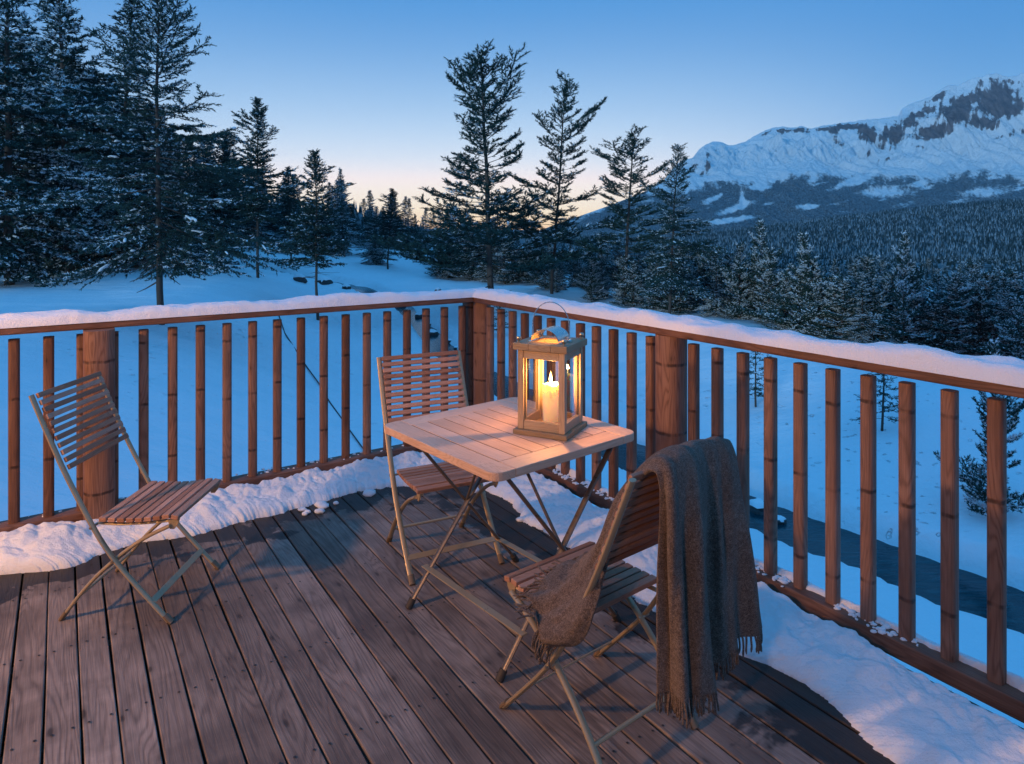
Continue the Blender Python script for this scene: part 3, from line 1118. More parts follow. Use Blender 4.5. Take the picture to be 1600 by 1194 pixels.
# the trees one can tell apart: kind, column, distance, tip row, label, turn, width
SINGLE = [
    ('fir_a', 252, 21, -35, 'tall dark fir with a bare lower trunk, standing alone in front of the dense spruces', 0.6, 0.95),
    ('spruce_a', 110, 36, -120, 'huge dense spruce filling the corner behind the leftmost balusters', 1.9, 1.0),
    ('spruce_a', 15, 31, -130, 'spruce cut by the edge of the picture, its branches reaching in from the side', 3.1, 1.05),
    ('spruce_b', 185, 41, -20, 'dense snow dusted spruce directly behind the tall lone fir', 4.0, 1.25),
    ('spruce_c', 60, 41, 120, 'lower spruce with snow laden boughs under the huge corner spruce', 0.4, 1.5),
    ('spruce_c', 205, 40, 215, 'snow dusted spruce whose low boughs touch the meadow behind the lone fir', 2.6, 1.5),
    ('fir_b', 403, 37, 158, 'fir with a long bare trunk and an open pointed crown above the meadow edge', 1.0, 1.15),
    ('fir_b', 345, 44, 205, 'fir half hidden between the lone tall fir and the bare trunked fir', 2.2, 1.5),
    ('fir_b', 497, 31, 236, 'bushy crowned spruce on a thin pole like trunk in front of the dark ditch', 5.0, 1.2),
    ('fir_b', 455, 52, 262, 'slender fir between the bare trunked fir and the bushy crowned spruce', 4.3, 1.2),
    ('spruce_b', 538, 60, 264, 'narrow pointed spruce just past the bushy crowned spruce', 3.4, 0.8),
    ('fir_b', 606, 55, 296, 'loose topped fir rising above the tree row where the glow starts', 0.2, 1.5),
    ('fir_b', 648, 70, 335, 'small thin fir tip against the orange horizon', 0.9, 1.0),
    ('pine_a', 768, 38, 78, 'tallest pine by the railing corner with a wide open top against the glow', 0.3, 1.3),
    ('pine_b', 862, 40, 125, 'tall thin stemmed pine beside the tallest pine, above the lantern', 2.0, 1.1),
    ('pine_b', 975, 36, 205, 'pine with a thin bare spike on top, its boughs crossing the mountain foot', 4.4, 1.6),
    ('fir_a', 1045, 30, 228, 'spiky dark fir standing in front of the mountain cliff', 5.3, 0.85),
    ('pine_c', 1190, 30, 352, 'snowy pine whose top stands before the foot of the mountain', 1.3, 1.0),
    ('pine_c', 1258, 26, 372, 'snow dusted pine with one dark leaning bough before the forested slope', 3.3, 1.0),
    ('pine_c', 1412, 22, 372, 'young pine with thick fingers of snow on its upright top', 0.8, 0.85),
    ('pine_c', 1530, 24, 432, 'dark bushy pine behind the far end of the right handrail', 2.8, 1.2),
    ('pine_c', 1350, 30, 440, 'low snow speckled pine left of the snow fingered pine', 4.8, 1.3),
    ('pine_c', 1590, 19, 470, 'snow loaded pine at the edge of the picture above the right handrail', 5.6, 1.2),
    ('sapling', 1181, 18.0, 520, 'little dark pine on the snow bank seen between the balusters below the handrail', 0.5, 1.1),
    ('sapling', 1378, 15.5, 535, 'second little pine on the snow bank, bending over the slope', 2.5, 1.1),
    ('pine_c', 1550, 12.0, 545, 'pine with drooping lower boughs seen through the last right hand balusters', 1.2, 0.75),
    ('sapling', 780, 30, 455, 'small dark pine seen through the balusters next to the corner post', 1.5, 1.5),
]
for (k, x, Y, top, lab, rz, wd) in SINGLE:
    place_tree(k, x, Y, top, lab, rz, wd)

# rows of look-alike trees behind them



def rows():
    g = np.random.default_rng(99)
    lab_l = 'snow dusted spruce in the dense dark row along the back of the snowfield'
    lab_r = 'snow speckled pine among the packed young pines above the right hand railing'
    for i in range(112):
        x = -160 + 870 * ((i * 0.618) % 1.0 + g.uniform(-0.01, 0.01))
        Y = g.uniform(56, 86) if x > 330 else g.uniform(38, 72)
        top = np.interp(x, ENV[:, 0], ENV[:, 1]) + np.clip(g.normal(4, 18), -22, 50)
        k = g.choice(['spruce_b', 'spruce_c', 'fir_b'], p=[0.4, 0.45, 0.15])
        place_tree(k, x, Y, top, lab_l if k != 'fir_b' else 'open crowned fir with a bare stem in the dark row behind the snowfield', g.uniform(0, 6), g.uniform(1.1, 1.7), 'conifers in the row behind the snowfield')
    rail = np.array([(600, 440), (745, 442), (900, 468), (1100, 497), (1300, 526), (1600, 575), (1750, 600)])
    for i in range(270):
        x = 690 + 1040 * ((i * 0.618034) % 1.0)
        u = g.uniform(0, 1) ** 0.9
        ry = np.interp(x, rail[:, 0], rail[:, 1])
        by = 418 + (ry - 2 - 418) * u
        Y = 4160 / (by - HZ)
        top = max(np.interp(x, ENV[:, 0], ENV[:, 1]) + g.uniform(-14, 26), by - g.uniform(70, 125))
        k = g.choice(['spruce_c', 'pine_c', 'pine_d'], p=[0.2, 0.4, 0.4])
        place_tree(k, x, Y, top, lab_r if k != 'spruce_c' else 'frosted young spruce standing in the pack of pines above the right hand railing', g.uniform(0, 6), g.uniform(1.1, 1.9), 'young conifers packed above the right hand railing')


rows()


# ---------------------------------------------------------------- rocks and the cable on the slope
def rock_mesh(seed, s):
    import bmesh
    bm = bmesh.new()
    bmesh.ops.create_icosphere(bm, subdivisions=3, radius=1.0)
    V = np.array([v.co[:] for v in bm.verts])
    d = 1 + 0.35 * fbm(V[:, 0] * 1.1 + seed * 7, V[:, 1] * 1.1, V[:, 2] * 1.1, 3)
    V = V * d[:, None] * np.array(s)
    top = V[:, 2] > 0.30 * s[2]
    for v, c in zip(bm.verts, V):
        v.co = c
    me = bpy.data.meshes.new('rock')
    bm.to_mesh(me)
    me.materials.append(M_ROCK)
    # its cap of snow: the upper faces lifted
    cap = MB()
    idx = {}
    vs = []
    fs = []
    for f in bm.faces:
        if all(top[v.index] for v in f.verts):
            ids = []
            for v in f.verts:
                if v.index not in idx:
                    idx[v.index] = len(vs)
                    vs.append(V[v.index])
                ids.append(idx[v.index])
            fs.append(tuple(ids))
    if vs:
        vs = np.array(vs)
        zt = (vs[:, 2] - 0.30 * s[2]) / (0.7 * s[2] + 1e-6)
        lift = vs.copy()
        lift[:, 2] += 0.28 * s[2] * np.sqrt(np.clip(zt, 0, 1)) + 0.01
        lift[:, :2] *= 1.04
        cap.add(lift, fs)
    bm.free()
    return me, (cap.mesh('snow_cap', M_SNOWB, smooth='all') if vs is not None and len(fs) else None)


ROCKS = [(623, 484, 0.55, 'largest snow capped rock at the head of the brook behind the back chair'),
         (655, 502, 0.38, 'small dark rock below the largest brook rock'), (668, 514, 0.30, 'dark rock halfway down the brook, left of its bend'),
         (677, 533, 0.42, 'flat dark rock in the brook close above the back chair'), (702, 534, 0.26, 'dark stone between two balusters next to the corner post'),
         (726, 560, 0.34, 'dark stone at the water beside the corner post'), (712, 545, 0.2, 'little stone between the two stones by the corner post'),
         (468, 438, 0.55, 'dark snow capped rock in the ditch left of the pole like trunk'), (506, 444, 0.7, 'widest dark rock in the ditch right of the pole like trunk'),
         (541, 451, 0.4, 'dark rock furthest down the ditch under the tree row'), (362, 413, 0.5, 'dark rock at the upper end of the ditch'),
         (1183, 822, 0.42, 'rock with a thick cap of snow on the near river bank beside the blanket'), (1216, 842, 0.26, 'small dark rock in the river beside the capped rock'),
         (684, 455, 0.3, 'tiny dark rock on the snow just over the handrail')]
for i, (x, y, s, lab) in enumerate(ROCKS):
    zz = -2.0
    for _ in range(30):
        p = ground_px(x, y, zz)
        zz = 0.5 * zz + 0.5 * float(height(p[0:1], p[1:2])[0])
    p = ground_px(x, y, zz)
    sc = s * max(1.0, p[1] / 26)
    d_, wz_, sd_, pa_ = creek(p[0:1], p[1:2])
    zr = max(p[2], float(wz_[0]) - 0.03)
    rt = thing('rock', lab, 'rock', (p[0], p[1], zr), i * 1.3)
    a, b = rock_mesh(i, (0.55 * sc, 0.40 * sc, 0.34 * sc))
    obj('stone', a, rt)
    if b:
        obj('snow_cap', b, rt)


def build_cable():
    pts = []
    for (x, y) in [(436, 494), (445, 520), (463, 548), (480, 575), (498, 600), (515, 628), (533, 652), (548, 676), (566, 700), (590, 735)]:
        zz = -2.0
        for _ in range(30):
            p = ground_px(x, y, zz)
            zz = 0.5 * zz + 0.5 * (float(height(p[0:1], p[1:2])[0]) + 0.02)
        pts.append(ground_px(x, y, zz) + np.array([0, 0, 0.02 * math.sin(x)]))
    m = MB()
    m.tube(pts, [0.004 + 0.0014 * p[1] / 2 for p in pts], 6)
    tag(obj('cable', m.mesh('cable', M_CABLE, smooth='all')), 'thin dark cable running diagonally down the snow behind the balusters', 'cable')


build_cable()

# ---------------------------------------------------------------- deck
C0 = np.array([-0.243, 4.72])
UR = np.array([0.5604, -0.8282])     # along the right railing towards the viewer
UL = np.array([-0.8282, -0.5604])    # along the left railing away from the corner
UB = np.array([0.5504, -0.8349])     # along the planks
NB = np.array([0.8349, 0.5504])
ANG_R = math.atan2(UR[1], UR[0])
ANG_L = math.atan2(UL[1], UL[0])
ANG_B = math.atan2(UB[1], UB[0])

deck = obj('deck', None, kind='structure')
g_ = np.random.default_rng(4)
PL = 5.6


def plank_mesh(seed):
    g = np.random.default_rng(seed)
    w = 0.0961 - 0.0065
    n = 29
    m = MB()
    # a long board with eased edges, very slightly bowed and cupped
    prof = [(-w / 2, -0.024), (-w / 2, -0.003), (-w / 2 + 0.003, 0), (-w / 4, 0), (0, 0), (w / 4, 0), (w / 2 - 0.003, 0), (w / 2, -0.003), (w / 2, -0.024)]
    ph = g.uniform(0, 6, 3)
    vs, fs = [], []
    for i in range(n):
        x = PL * i / (n - 1)
        dy = 0.0016 * math.sin(x * 1.7 + ph[0]) + 0.0008 * math.sin(x * 5 + ph[1])
        for (y, z) in prof:
            vs.append((x, y + dy, z - 0.0012 * math.cos(y / w * 3.1) * (z > -0.01) + 0.0007 * math.sin(x * 2.3 + ph[2])))
    k = len(prof)
    for i in range(n - 1):
        for j in range(k):
            a, b = i * k + j, i * k + (j + 1) % k
            fs.append((a, a + k, b + k, b))
    fs.append(tuple(range(k)))
    fs.append(tuple(reversed(range((n - 1) * k, n * k))))
    m.add(vs, fs)
    return m.mesh('plank', M_DECK, smooth='auto')


plank_meshes = [plank_mesh(s) for s in range(4)]
along0 = float(C0 @ UB) + 0.06
for k in range(-20, 26):
    lat = -0.0467 + 0.0961 * (k + 0.5)
    if lat > 2.40:
        continue
    st = along0 - 0.0 + abs(lat - 2.39) * 0.013
    p = NB * lat + UB * st
    o = obj('plank', plank_meshes[k % 4], deck, (p[0], p[1], g_.normal(0, 0.0006)), (0, 0, ANG_B))
fr = MB()
Mb = Matrix.Rotation(ANG_B, 4, 'Z')
for i in range(12):
    a = along0 + 0.12 + i * 0.48
    fr.box((a, -2.1, -0.20), (a + 0.045, 2.38, -0.0262), Mb @ Matrix.Identity(4))
fa = MB()  # unseen skirt added round the deck to keep light out of the plank gaps
for (U, nn, L0, L1) in ((UL, np.array([0.5604, -0.8282]), -0.1, 4.5), (UR, np.array([-0.8282, -0.5604]), 0.0, 5.0)):
    a0, a1 = C0 + U * L0 - nn * 0.02, C0 + U * L1 - nn * 0.02
    ring = [a0, a1, a1 + nn * 0.035, a0 + nn * 0.035]
    fa.prism([tuple(q) for q in ring], -4.6, -0.03)
e0 = NB * -2.0 + UB * along0
e1_ = NB * -2.0 + UB * (along0 + PL)
e2_ = NB * 2.45 + UB * (along0 + PL)
for (a0, a1, nn) in ((e0, e1_, -NB), (e1_, e2_, UB)):
    fa.prism([tuple(a0), tuple(a1), tuple(a1 + nn * 0.035), tuple(a0 + nn * 0.035)], -4.6, -0.03)
M_JOIST = mat_wood('joist wood', (0.04, 0.025, 0.02), (0.09, 0.055, 0.04), (0.13, 0.08, 0.06), 1, 1.0, 0.7)
obj('joists', fr.mesh('joists', M_JOIST), deck)
scr = MB()
for i in range(12):
    a = along0 + 0.1425 + i * 0.48
    for k in range(-20, 26):
        lat = -0.0467 + 0.0961 * (k + 0.5)
        if lat > 2.40:
            continue
        for dl in (-0.026, 0.026):
            q = NB * (lat + dl + random.uniform(-0.003, 0.003)) + UB * (a + random.uniform(-0.006, 0.006))
            scr.add([(q[0] + 0.0042 * math.cos(R(45 * j)), q[1] + 0.0042 * math.sin(R(45 * j)), 0.0018) for j in range(8)], [tuple(range(8))])
obj('screws', scr.mesh('screws', M_SCREW), deck, kind='stuff')
obj('shade_skirt', fa.mesh('shade_skirt', M_JOIST), deck)


# ---------------------------------------------------------------- railings
def rounded_rect(w, d, r, n=4):
    pts = []
    for (cx, cy, a0) in ((w / 2 - r, d / 2 - r, 0), (-w / 2 + r, d / 2 - r, 90), (-w / 2 + r, -d / 2 + r, 180), (w / 2 - r, -d / 2 + r, 270)):
        for i in range(n + 1):
            a = R(a0 + 90 * i / n)
            pts.append((cx + r * math.cos(a), cy + r * math.sin(a)))
    return pts


ZB, ZU, ZT = 0.09, 0.996, 1.034
bal = MB()
bal.prism(rounded_rect(0.046, 0.046, 0.014, 3), 0.0, 0.967 - ZB)
bal_me = bal.mesh('baluster', M_BAL, smooth='auto', bevel=0)
post = MB()
post.prism(rounded_rect(0.135, 0.135, 0.052, 6), 0.0, ZU - 0.001 - 0.0)
post_me = post.mesh('post', M_BAL, smooth='auto')


def rail_mesh(L, w, z0, z1, bev, name, n=26, wob=0.0):
    m = MB()
    vs, fs = [], []
    pr = [(-w / 2, z0), (-w / 2, z1), (w / 2, z1), (w / 2, z0)]
    for i in range(n):
        x = L * i / (n - 1)
        for (y, z) in pr:
            vs.append((x, y + wob * math.sin(x * 2.1), z + wob * 0.6 * math.sin(x * 3.3 + 1)))
    for i in range(n - 1):
        for j in range(4):
            a, b = i * 4 + j, i * 4 + (j + 1) % 4
            fs.append((a, a + 4, b + 4, b))
    fs.append((0, 1, 2, 3))
    fs.append(tuple(reversed(range((n - 1) * 4, n * 4))))
    m.add(vs, fs)
    return m.mesh(name, M_RAIL, smooth='auto', bevel=bev, segs=3)


# left railing: frame of reference along UL from the corner
left = thing('railing', 'brown wooden railing with snow on its handrail, running left from the corner behind two chairs', 'railing', (C0[0], C0[1], 0), ANG_L)
right = thing('railing', 'brown wooden railing running from the corner past the lantern to the right foreground', 'railing', (C0[0], C0[1], 0), ANG_R)
# in the left frame +y points to (0.5604,-0.8282): into the deck; in the right frame -y points into the deck
LL, LR = 4.4, 4.9
obj('handrail', rail_mesh(LL + 0.07, 0.145, ZU, ZT, 0.007, 'handrail'), left, (-0.0, 0.0, 0))
obj('bottom_rail', rail_mesh(LL, 0.105, 0.028, ZB, 0.006, 'bottom_rail'), left, (0.07, 0.0, 0))
obj('handrail', rail_mesh(LR, 0.145, ZU, ZT, 0.007, 'handrail'), right, (0.076, 0.0, 0))
obj('bottom_rail', rail_mesh(LR, 0.105, 0.028, ZB, 0.006, 'bottom_rail'), right, (0.07, 0.0, 0))
for n in range(32):
    t = 0.117 + 0.1372 * n
    if t > LL - 0.05:
        break
    obj('baluster', bal_me, left, (t, 0.0, ZB), (0, 0, 0))
for n in range(37):
    t = 0.173 + 0.1344 * n
    if n == 12 or t > LR - 0.05:
        continue
    obj('baluster', bal_me, right, (t, 0.0, ZB), (0, 0, 0))
obj('post', post_me, left, (2.242, 0.085, 0.0), (0, 0, 0))
obj('post', post_me, right, (1.788, -0.005, 0.0), (0, 0, 0))
cp = MB()
cp.prism(rounded_rect(0.10, 0.115, 0.042, 6), 0.0, ZU - 0.001)
cpm = cp.mesh('post', M_BAL, smooth='auto')
obj('post', cpm, left, (-0.012, 0.05, 0.0), (0, 0, 0.5))
obj('post', cpm, left, (0.012, -0.062, 0.0), (0, 0, 0.2))


# ---------------------------------------------------------------- snow on the handrails and on the deck
def cap_snow(frame_ang, L, w, hh, seed, t0, name, label):
    nt, nw = int(L / 0.012), 17
    T, S = np.meshgrid(np.linspace(0, L, nt), np.linspace(-1, 1, nw), indexing='ij')
    wv = w / 2 * (1 + 0.05 * fbm(T * 6, T * 0 + seed, 0.0, 3)) + 0.004
    h = hh * (1 + 0.62 * fbm(T * 1.5, seed + 0 * T, 0.0, 3) + 0.42 * fbm(T * 6, S * 0.8, seed, 3))
    prof = (1 - np.abs(S) ** 3.2) ** 0.55
    Yv = S * wv + 0.004 * fbm(T * 20, S * 3, seed + 9.0, 3)
    Zv = ZT - 0.0035 + h * prof + 0.007 * fbm(T * 16, S * 3, seed, 4) * prof
    Zv = np.where(np.abs(S) > 0.999, ZT - 0.004, Zv)
    V = np.stack([T + t0, Yv, Zv], -1).reshape(-1, 3)
    i = np.arange(nt * nw).reshape(nt, nw)
    Fc = np.stack([i[:-1, :-1], i[1:, :-1], i[1:, 1:], i[:-1, 1:]], -1).reshape(-1, 4)
    o = obj(name, np_mesh(name, V, Fc, [M_SNOW], smooth=True), None, (C0[0], C0[1], 0), (0, 0, frame_ang))
    return tag(o, label, 'snow', kind='stuff')


cap_snow(ANG_L, LL + 0.1, 0.150, 0.054, 1.0, -0.07, 'handrail_snow', 'long cap of snow lying on the left handrail')
cap_snow(ANG_R, LR, 0.150, 0.054, 8.0, -0.02, 'handrail_snow', 'long cap of snow lying on the right handrail')


def deck_snow(outer, inner, hh, seed, label, nt=620, nw=64, name='deck_snow', inner_h=0.7):
    """a bank of old snow between two lines drawn on the deck (arrays of x, y)"""
    def resample(P, n):
        P = np.array(P, float)
        s = np.concatenate([[0], np.cumsum(np.linalg.norm(np.diff(P, axis=0), axis=1))])
        q = np.linspace(0, s[-1], n)
        return np.stack([np.interp(q, s, P[:, 0]), np.interp(q, s, P[:, 1])], -1)
    A, B = resample(outer, nt), resample(inner, nt)
    tt = np.arange(nt) / nt * 10
    B = B + (B - A) / np.linalg.norm(B - A, axis=1)[:, None] * (0.035 * fbm(tt * 2.2, 0 * tt + seed, 0, 3) + 0.018 * fbm(tt * 9, 0 * tt + seed, 4.0, 3) + 0.006 * noise3(tt * 40, tt * 0, seed))[:, None]
    s = np.linspace(0, 1, nw)
    P = A[:, None, :] * (1 - s)[None, :, None] + B[:, None, :] * s[None, :, None]
    X, Y = P[..., 0], P[..., 1]
    S = np.broadcast_to(s[None, :], X.shape)
    prof = np.minimum(1, (S / 0.10)) ** 0.6 * (1 - S ** 5) ** 0.6 * (1 - (1 - inner_h) * S)
    w = np.linalg.norm(B - A, axis=1)[:, None]
    h = hh * np.minimum(1, w / 0.28) * (1 + 0.50 * fbm(X * 2.6, Y * 2.6, seed, 3) + 0.20 * fbm(X * 9, Y * 9, seed, 3)) + 0.009 * fbm(X * 34, Y * 34, seed, 4)
    # billowy lumps
    h = h - 0.40 * hh * (fbm(X * 5.5 + 0.25 * fbm(X * 3, Y * 3, 1.0), Y * 5.5, seed + 5.0, 3, True) - 0.40)
    Z = np.maximum(h, 0.01) * prof - 0.002
    tt2 = np.clip(np.minimum(np.arange(nt), np.arange(nt)[::-1]) / 14.0, 0, 1)[:, None] ** 0.5
    Z = Z * tt2 - 0.001
    V = np.stack([X, Y, Z], -1).reshape(-1, 3)
    i = np.arange(nt * nw).reshape(nt, nw)
    Fc = np.stack([i[:-1, :-1], i[1:, :-1], i[1:, 1:], i[:-1, 1:]], -1).reshape(-1, 4)
    o = obj(name, np_mesh(name, V, Fc, [M_SNOW], smooth=True))
    tag(o, label, 'snow', kind='stuff')
    return o


def along(U, t, off):
    n = np.array([0.5604, -0.8282]) if U is UL else np.array([-0.8282, -0.5604])
    return C0 + U * t + n * off


inner_l = [ground_px(x, y)[:2] for x, y in [(-330, 960), (-120, 925), (0, 898), (75, 892), (115, 886), (160, 866), (215, 848), (270, 842), (318, 833), (370, 818), (420, 806), (470, 793), (515, 782), (560, 768), (610, 762), (650, 758), (690, 752)]]
outer_l = [along(UL, 4.05, 0.075), along(UL, 3.0, 0.07), along(UL, 2.0, 0.085), along(UL, 1.2, 0.075), along(UL, 0.28, 0.085)]
deck_snow(outer_l, inner_l, 0.100, 2.0, 'bank of snow along the foot of the left railing, under the left chair')
inner_r = [ground_px(x, y)[:2] for x, y in [(690, 752), (735, 757), (770, 770), (800, 790), (830, 822), (858, 838), (890, 860), (950, 905), (1020, 955), (1100, 1000), (1150, 1022), (1200, 1040), (1255, 1068), (1310, 1110), (1350, 1158), (1400, 1196), (1500, 1290), (1640, 1450)]]
outer_r = [along(UR, 0.18, 0.10), along(UR, 0.7, 0.09), along(UR, 1.5, 0.085), along(UR, 1.8, 0.095), along(UR, 2.3, 0.05), along(UR, 2.75, 0.06), along(UR, 3.0, 0.095), along(UR, 3.4, 0.12), along(UR, 4.3, 0.12)]
deck_snow(outer_r, inner_r, 0.085, 12.0, 'broad bank of snow along the foot of the right railing behind the blanket chair', nt=800, nw=90, inner_h=0.6)


def rail_snow(U, t0, t1, seed, label):
    nt, nw = int((t1 - t0) / 0.008), 14
    T, S = np.meshgrid(np.linspace(t0, t1, nt), np.linspace(0, 1, nw), indexing='ij')
    n = np.array([0.5604, -0.8282]) if U is UL else np.array([-0.8282, -0.5604])
    lo_ = -0.050
    hi = -0.004 + 0.030 * fbm(T * 3.0, 0 * T, seed, 3) + 0.006 * noise3(T * 40, 0 * T, seed)
    off = lo_ + (np.maximum(hi, lo_ + 0.004) - lo_) * S
    k = sstep(-0.10, 0.20, fbm(T * 1.3, 0 * T + 5, seed, 3) + 0.10)
    h = k * (0.026 + 0.024 * fbm(T * 7, S, seed, 3)) * (1 - np.abs(2 * S - 1) ** 3)
    X = C0[0] + U[0] * T + n[0] * off
    Y = C0[1] + U[1] * T + n[1] * off
    V = np.stack([X, Y, ZB - 0.004 + np.maximum(h, 0)], -1).reshape(-1, 3)
    i = np.arange(nt * nw).reshape(nt, nw)
    Fc = np.stack([i[:-1, :-1], i[1:, :-1], i[1:, 1:], i[:-1, 1:]], -1).reshape(-1, 4)
    tag(obj('rail_snow', np_mesh('rail_snow', V, Fc, [M_SNOW], smooth=True)), label, 'snow', kind='stuff')


rail_snow(UR, 0.2, 4.4, 3.0, 'thin drift of snow behind the balusters on the right bottom rail')


def scatter_snow(pts, size, label, seed, name='snow_crumbs'):
    g = np.random.default_rng(seed)
    m = MB()
    import bmesh
    bm = bmesh.new()
    bmesh.ops.create_icosphere(bm, subdivisions=2, radius=1)
    base = np.array([v.co[:] for v in bm.verts])
    fs = [tuple(v.index for v in f.verts) for f in bm.faces]
    bm.free()
    for p in pts:
        s = g.uniform(*size)
        V = base * (1 + 0.3 * fbm(base[:, 0] * 1.5 + g.uniform(0, 99), base[:, 1] * 1.5, base[:, 2] * 1.5, 2))[:, None]
        V = V * np.array([s * g.uniform(0.8, 1.8), s * g.uniform(0.8, 1.3), s * 0.7]) + np.array([p[0], p[1], p[2]])
        m.add(V, fs)
    o = obj(name, m.mesh(name, M_SNOW, smooth='all'))
    tag(o, label, 'snow', kind='stuff')


g_ = np.random.default_rng(8)
cr = [ground_px(x, y, 0.006) for x, y in [(472, 796), (480, 800), (501, 788), (505, 791), (499, 799), (525, 786), (577, 771), (476, 803), (742, 766), (815, 812)]]
scatter_snow(cr, (0.014, 0.032), 'small lumps of snow left on the wet planks in front of the bank', 3)
cr = []
for i in range(900):
    t = g_.uniform(0.3, 4.2)
    q = along(UR, t, g_.normal(0.012, 0.018))
    if noise3(t * 2.1, 3.0) > -0.12:
        cr.append((q[0], q[1], ZB + 0.001))
for i in range(160):
    q = along(UL, g_.uniform(0.3, 3.9), g_.normal(-0.02, 0.02))
    cr.append((q[0], q[1], ZB + 0.001))
scatter_snow(cr, (0.003, 0.010), 'lumps of snow caught between the balusters on the bottom rails', 4)


# ---------------------------------------------------------------- folding chairs
def chair_parts():
    P = {}
    up_pts = [(-0.318, 0.862), (-0.262, 0.73), (-0.195, 0.576), (-0.148, 0.485), (-0.11, 0.411), (-0.06, 0.318), (-0.004, 0.235), (0.09, 0.13), (0.205, 0.006)]
    leg_pts = [(-0.213, 0.006), (-0.178, 0.052), (-0.144, 0.096), (-0.082, 0.166), (-0.004, 0.235), (0.05, 0.278), (0.12, 0.322), (0.20, 0.358)]

    def smoothp(pts, n=26):
        pts = np.array(pts)
        s = np.concatenate([[0], np.cumsum(np.linalg.norm(np.diff(pts, axis=0), axis=1))])
        q = np.linspace(0, s[-1], n)
        out = np.stack([np.interp(q, s, pts[:, 0]), np.interp(q, s, pts[:, 1])], -1)
        for _ in range(4):
            out[1:-1] = 0.25 * out[:-2] + 0.5 * out[1:-1] + 0.25 * out[2:]
        return out
    us, ls = smoothp(up_pts), smoothp(leg_pts)
    for sgn, nm in ((-1, 'a'), (1, 'b')):
        m = MB()
        m.tube([(x, sgn * 0.208, z) for x, z in us], 0, 10, flat=(0.0075, 0.0125), up=(0, 1, 0))
        P['upright_' + nm] = m.mesh('upright', M_METAL, smooth='auto')
        m = MB()
        m.tube([(x, sgn * 0.186, z) for x, z in ls], 0, 10, flat=(0.0075, 0.0115), up=(0, 1, 0))
        P['leg_' + nm] = m.mesh('leg', M_METAL, smooth='auto')
        m = MB()
        m.tube([(0.2165, sgn * 0.208, 0.0), (0.190, sgn * 0.208, 0.028)], 0, 10, flat=(0.0095, 0.0145), up=(0, 1, 0))
        P['cap_' + nm] = m.mesh('foot_cap', M_CAP, smooth='auto')
        m = MB()
        m.tube([(-0.218, sgn * 0.186, 0.0), (-0.196, sgn * 0.186, 0.030)], 0, 10, flat=(0.0095, 0.0140), up=(0, 1, 0))
        P['capr_' + nm] = m.mesh('foot_cap', M_CAP, smooth='auto')
        m = MB()
        m.tube([(-0.004, sgn * 0.176, 0.235), (-0.004, sgn * 0.222, 0.235)], 0.006, 10)
        m.tube([(-0.085, sgn * 0.176, 0.362), (-0.085, sgn * 0.222, 0.362)], 0.005, 10)
        P['bolt_' + nm] = m.mesh('bolt', M_BOLT, smooth='auto')
        # seat rail and the hinge bracket at its front
        m = MB()
        m.tube([(-0.085, sgn * 0.17, 0.362), (0.0, sgn * 0.17, 0.357), (0.10, sgn * 0.17, 0.362), (0.225, sgn * 0.17, 0.374)], 0, 8, flat=(0.005, 0.010), up=(0, 1, 0))
        P['rail_' + nm] = m.mesh('seat_rail', M_METAL, smooth='auto')
        m = MB()
        m.prism([(0.188, 0.378), (0.232, 0.382), (0.228, 0.362), (0.212, 0.342), (0.195, 0.342)], -0.003, 0.003)
        mm = m.mesh('bracket', M_METAL, bevel=0.0012)
        mm.transform(Matrix.Translation((0, sgn * 0.1785, 0)) @ Matrix.Rotation(R(90), 4, 'X'))
        P['brk_' + nm] = mm
    m = MB()
    m.box((-0.012, -0.205, -0.002), (0.012, 0.205, 0.002), Matrix.Translation((0.143, 0, 0.080)) @ Matrix.Rotation(R(35), 4, 'Y'))
    P['stretcher_f'] = m.mesh('stretcher', M_METAL, bevel=0.0008)
    m = MB()
    m.tube([(-0.155, -0.186, 0.083), (-0.155, 0.186, 0.083)], 0.0065, 8)
    P['stretcher_r'] = m.mesh('stretcher', M_METAL, smooth='auto')
    m = MB()
    m.box((-0.009, -0.200, -0.0065), (0.009, 0.200, 0.0065))
    bs = m.mesh('slat', M_SLAT, bevel=0.003)
    backs = []
    s_all = np.array(us)
    for i in range(11):
        z = 0.852 - i * 0.0272
        x = np.interp(-z, -s_all[:, 1], s_all[:, 0])
        x2 = np.interp(-(z - 0.01), -s_all[:, 1], s_all[:, 0])
        th = math.atan2(x2 - x, 0.01)
        backs.append((x + 0.0150 * math.cos(th), z + 0.0150 * math.sin(th), -th))
    m = MB()
    m.box((-0.0058, -0.199, -0.0100), (0.0058, 0.199, 0.0100))
    P['bslat'] = m.mesh('slat', M_SLAT, bevel=0.0025)
    m = MB()
    m.box((-0.0138, -0.192, -0.0085), (0.0138, 0.192, 0.0085))
    P['sslat'] = m.mesh('slat', M_SLAT, bevel=0.0025)
    seats = []
    for i in range(9):
        x = -0.058 + i * 0.0345
        z = 0.379 + 0.022 * ((x - 0.04) / 0.18) ** 2 * (1 if x > 0.04 else 0.4) - (0.010 if i == 8 else 0)
        seats.append((x, z, R(-2 - (3 * (x - 0.05) / 0.15)) if i < 8 else R(12)))
    P['backs'], P['seats'] = backs, seats
    return P


CP = chair_parts()


